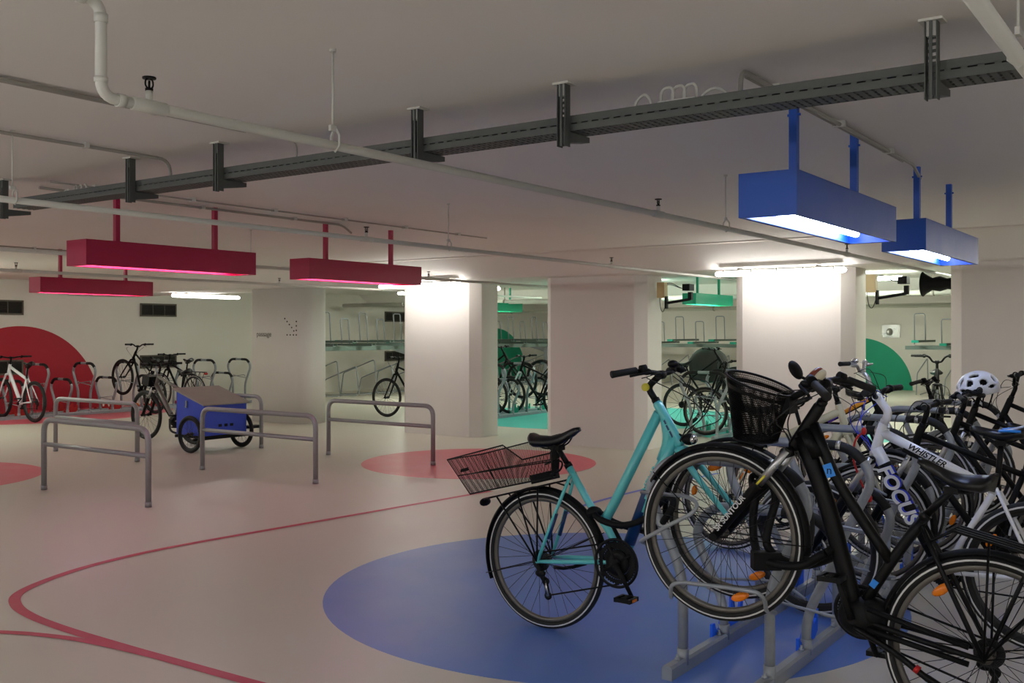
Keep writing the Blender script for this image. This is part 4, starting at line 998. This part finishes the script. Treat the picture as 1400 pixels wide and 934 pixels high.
# ------------------------------------------------ left side bicycles and trailer
ebike, _ = bike('silver electric bicycle in front of the blue trailer', 8.5, 11.32, FL, T(.0, ht=(.78, .93), hb=(.845, .76)), dict(det=1, frame=M_silv, dt=.034, tt=.022, fork='susp', forkm=M_matt, rim=M_rimd, stripe=False, tw=.026, bw=.33, light=(.93, .95), lightm=M_black, refl_f=(.5,)), None)
g = MB(); g.ell((.41, 0, .30), (.10, .06, .085), 18, 10); g.build('motor', M_matt, ebike)
g = MB(); g.tube([V(.79, 0, .66), V(.50, 0, .37)], .04, 10, flat=.85); g.build('battery', M_matt, ebike)
g = MB(); g.box((.97, 0, .84), (.16, .17, .14), R=Matrix.Rotation(-.2, 3, 'Y')); g.build('front_bag', M_black, ebike)
bike('white mountain bicycle parked against the red half disc', 9.02, 16.27, FL, T(.03), dict(det=1, frame=M_white, dt=.03, tt=.026, rim=M_rimd, bw=.33, tw=.028, stripe=False), None)
bike('black bicycle with its front wheel raised high against the pale wall', 11.33, 16.25, FL, T(.31), dict(det=1, frame=M_black, rim=M_rimd, stripe=False, tw=.025, bw=.30, bar='riser', rise=.04), None)
bike('black bicycle at the wall rack, saddle showing just above the trailer', 12.6, 16.1, FL, T(.03), dict(det=1, frame=M_matt, rim=M_rimd, carrier=True, carr=((-.30, .74), (.12, .74))), None) if False else None
qq = T(.02); qq['carr'] = ((-.30, .76), (.14, .76))
bike('black bicycle at the wall rack, its saddle showing just above the trailer', 12.1, 16.1, FL, qq, dict(det=1, frame=M_matt, rim=M_rimd, carrier=True), None)
t = empty('cargo_trailer', P(8.26, 10.66, 0), YAW_U)     # local x = u, y = w
x0, x1, y0, y1 = -.32, .35, -.28, .27; zb = .21; zf, zk = .60, .765
b = MB(); b.prism([(y0, zb), (y1, zb), (y1, zk), (y0, zf)], x0, x1, lambda p, d: V(d, p[0], p[1])); b.build('box_body', M_boxb, t)
b = MB(); sl = (zk - zf) / (y1 - y0); b.prism([(y0 - .03, zf - .03 * sl + .002), (y1 + .05, zk + .05 * sl + .002), (y1 + .05, zk + .05 * sl + .022), (y0 - .03, zf - .03 * sl + .022)], x0 - .03, x1 + .03, lambda p, d: V(d, p[0], p[1])); b.build('lid', M_lid, t)
b = MB()
for y in (y0 + .02, y1 - .02): b.box(((x0 + x1) / 2, y, zb - .02), (x1 - x0 + .06, .03, .035))
for x in (x0 + .02, x1 - .02): b.box((x, (y0 + y1) / 2, zb - .02), (.03, y1 - y0, .035))
b.box((0.02, y0 + .06, .17), (.9, .03, .03)); b.box((x1 + .14, y0 + .05, .27), (.22, .12, .035)); b.tube(fillet([V(x0 + .1, y1 - .02, .19), V(x0 + .08, y1 + .25, .22), V(-.1, y1 + .45, .36)], .1, 5), .014, 8); b.build('chassis', M_matt, t)
for x in (x0 - .085, x1 + .045):
    w_ = wheel(t, V(0, 0, 0), .235, det=1, rimm=M_rimd, tw=.026, stripe=False); w_.location = (x, -.12, .235); w_.rotation_euler = (0, 0, PI / 2)
g = MB(); g.box((x0 - .006, .06, .60), (.012, .03, .09)); g.cyl(V(x0 - .02, .06, .57), V(x0, .06, .57), .012, 8); g.build('latch', M_galv, t)
for k in range(3):
    g = MB(); g.box((x0 + .25 + k * .09, y0 - .002, .33), (.05, .004, .035)); g.build('sticker', M_matt, t)
tag(t, 'blue wooden cargo trailer with a grey slanted lid on two spoked wheels', 'trailer')

# ------------------------------------------------ far bicycles
def far(lab, u, w, yaw, lift, fm, **kw): 
    st = dict(det=0, frame=fm, stripe=False, rim=M_rimd); st.update(kw); return bike(lab, u, w, yaw, T(lift), st, 'bicycles parked beyond the columns')[0]
far('black bicycle with one wheel showing beside the brightly lit column', 13.3, 11.15, YAW_W, .0, M_matt, det=1)
far('black bicycle raised against the green half disc seen through the narrow gap', 15.78, 9.5, FL, .31, M_black)
far('black bicycle in the narrow gap with its bar above the hoops', 15.32, 11.7, FR, .28, M_matt)
far('grey bicycle in the narrow gap, low between the hoops', 14.4, 11.75, FR, .03, M_gray)
far('white-forked bicycle in the narrow gap, nearest the lit column', 14.87, 9.55, FL, .03, M_black, forkm=M_white)
far('black bicycle behind the teal handlebar, wheel turned to the hall', 13.35, 5.0, FL, .03, M_black, rim=M_rims)
far('dark blue bicycle between the widest columns', 14.27, 4.95, FL, .30, M_navy)
far('grey bicycle between the widest columns, farthest from the hall', 16.08, 4.95, FL, .03, M_silv, rim=M_rims)
far('black bicycle between the widest columns pointing the other way', 14.74, 7.1, FR, .29, M_black)
bb_ = far('black bicycle with a dark canvas bag between the widest columns', 15.2, 4.9, FL, .30, M_gray)
far('black upright bicycle by the green quarter disc, facing the hall', 13.9, 3.05, math.atan2(-.925, -.38), .12, M_matt, bw=.3, rise=.08, bar='riser')
g = MB(); g.ell(P(15.3, 6.9, .98), (.34, .26, .30), 18, 10, R=Matrix.Rotation(YAW_W, 3, 'Z')); g.box(P(15.3, 6.9, .88), (.5, .4, .3), R=Matrix.Rotation(YAW_W, 3, 'Z')); o = g.build('canvas_bag', M_bag); tag(o, 'dark grey canvas cover bulging over a bicycle between the widest columns', 'bag')

# ------------------------------------------------ signs on the walls
sg = empty('direction_sign', P(11.35 - .002, 12.7, 1.5), YAW_W)
dots = [(-5, 4), (-4, 3), (-3, 2), (-2, 1), (-1, 0), (0, 3), (0, 2), (0, 1), (0, 0), (-1.33, 0), (-2.66, 0), (-4, 0)]
dots = [(-4, 4.9), (-3.2, 4), (-2.4, 3.1), (-1.6, 2.2), (-.85, 1.2), (0, 4), (0, 2.7), (0, 1.35), (0, 0), (-1, 0), (-2.1, 0), (-3.2, 0)]
wA, hA = None, None
def W_on(px, py, u): return Uh(px, py, u)
w_a, h_a = W_on(405.2, 458, 11.35); w_b, _ = W_on(389.5, 458, 11.35); st_ = (w_b - w_a) / 4.0
for dx, dz in dots:
    g = MB(); c = P(11.35, w_a - dx * st_, h_a + dz * st_ * .8); g.cyl(c, c - P(1, 0, 0) * .004, .0135, 12); o = g.build('dot', M_text)
    o.parent = sg; o.matrix_parent_inverse = Matrix.Translation(sg.location).to_4x4().inverted() if False else (Matrix.Translation(sg.location) @ Matrix.Rotation(YAW_W, 4, 'Z')).inverted()
tag(sg, 'dotted black arrow pointing down on the lettered column', 'sign')
w_p, h_p = W_on(351, 460, 11.35); tx = text_obj('wall_lettering', 'passage', .125, M_textg, P(11.345, w_p, h_p), -P(0, 1, 0), V(0, 0, 1)); tag(tx, 'grey word passage lettered on the column beside the dotted arrow', 'lettering')
w_p, h_p = W_on(444.3, 460, 11.35); tx = text_obj('wall_lettering', 'i', .14, M_pipe, P(11.345, w_p, h_p), -P(0, 1, 0), V(0, 0, 1)) if False else None
pl = MB(); R_ = Matrix.Rotation(YAW_W, 3, 'Z'); c = P(UF - .03, 7.16, 1.56); pl.box(c, (.46, .04, .34), R=R_); pl.box(c - P(.03, 0, 0), (.4, .02, .28), R=R_); pl.ell(c - P(.05, -.02, .02), (.1, .05, .1)); o = pl.build('metal_plate', M_steelplate); tag(o, 'square steel plate on the end wall above the green quarter disc', 'plate')
g = MB(); g.rev([(0, 0), (.09, 0), (.09, -.05), (.06, -.07), (0, -.07)], P(UF, 8.0, 2.2), P(1, 0, 0), 16, closed=False); o = g.build('alarm_bell', M_redp); tag(o, 'small dark red round alarm bell on the end wall', 'alarm')
# pipes along far ceiling
for (u, hh, lab) in ((18.0, 2.2, 'beige pipe crossing the far hall under the green lamp'), (22.5, 2.1, 'beige pipe crossing the far hall beyond the green lamps')):
    r = empty('service_pipe', P(u, 0, hh), YAW_W); g = MB(); g.tube([(-6, 0, 0), (18, 0, 0)], .05, 10); g.build('pipe_run', M_pipe, r)
    for x in range(-5, 18, 3):
        g = MB(); g.cyl((x, 0, 0), (x, 0, CEIL - hh), .012, 6); g.rev([(.053, -.02), (.06, -.02), (.06, .02), (.053, .02)], (x, 0, 0), (1, 0, 0), 12); g.build('hanger', M_cond, r)
    tag(r, lab, 'pipe')
# ================================================================ camera, world, extra lamps out of frame
cam = bpy.data.cameras.new('camera'); cam.lens = 1364 / 1400 * 36; cam.sensor_width = 36; cam.shift_y = -11 / 1400; cam.clip_start = .05
co = bpy.data.objects.new('camera', cam); COL.objects.link(co); co.location = (0, 0, 1.5); co.rotation_euler = (PI / 2, 0, 0); sc.camera = co
wd = bpy.data.worlds.new('World'); sc.world = wd; wd.use_nodes = True; wd.node_tree.nodes['Background'].inputs[0].default_value = (.9, .9, 1, 1); wd.node_tree.nodes['Background'].inputs[1].default_value = 0.0
for (u, w) in ((-1.8, -4.2), (-1.8, -.5), (-1.8, 3.2), (-1.8, 6.9), (-1.8, 10.6), (1.2, 14.6), (4.4, -4.5)):  # unseen battens added as fill for the near ceiling and floor
    batten(u, w, YAW_W, 'added unseen batten light behind the photographer', top=2.3, tm=M_tubeo)
batten(6.5, 15.6, YAW_U, 'added unseen batten light behind the photographer'.replace('behind the photographer', 'beyond the edge of the red half disc'), top=2.3, tm=M_tubef)  # off-frame batten added to brighten the column fronts
batten(10.93, -.2, YAW_W, 'added unseen batten light behind the photographer')  # added batten past the right edge, there only for its light
for (u, w) in ((13.2, 3.0), (17, 9.5), (17.0, 5), (23.5, 14), (23.5, 7), (17, 14.5)):  # battens added to lift the brightness of the far hall
    batten(u, w, YAW_W, 'added batten light brightening the far hall', top=2.46, tm=M_tubef)
sc.view_settings.view_transform = 'Standard'; sc.view_settings.look = 'None'; sc.view_settings.exposure = 0.5; sc.view_settings.gamma = 1.0; sc.view_settings.use_curve_mapping = False
sc.cycles.use_denoising = True
try: sc.cycles.denoiser = 'OPENIMAGEDENOISE'
except Exception: pass
sc.cycles.max_bounces = 8; sc.cycles.diffuse_bounces = 5; sc.cycles.glossy_bounces = 3; sc.cycles.caustics_reflective = False; sc.cycles.caustics_refractive = False
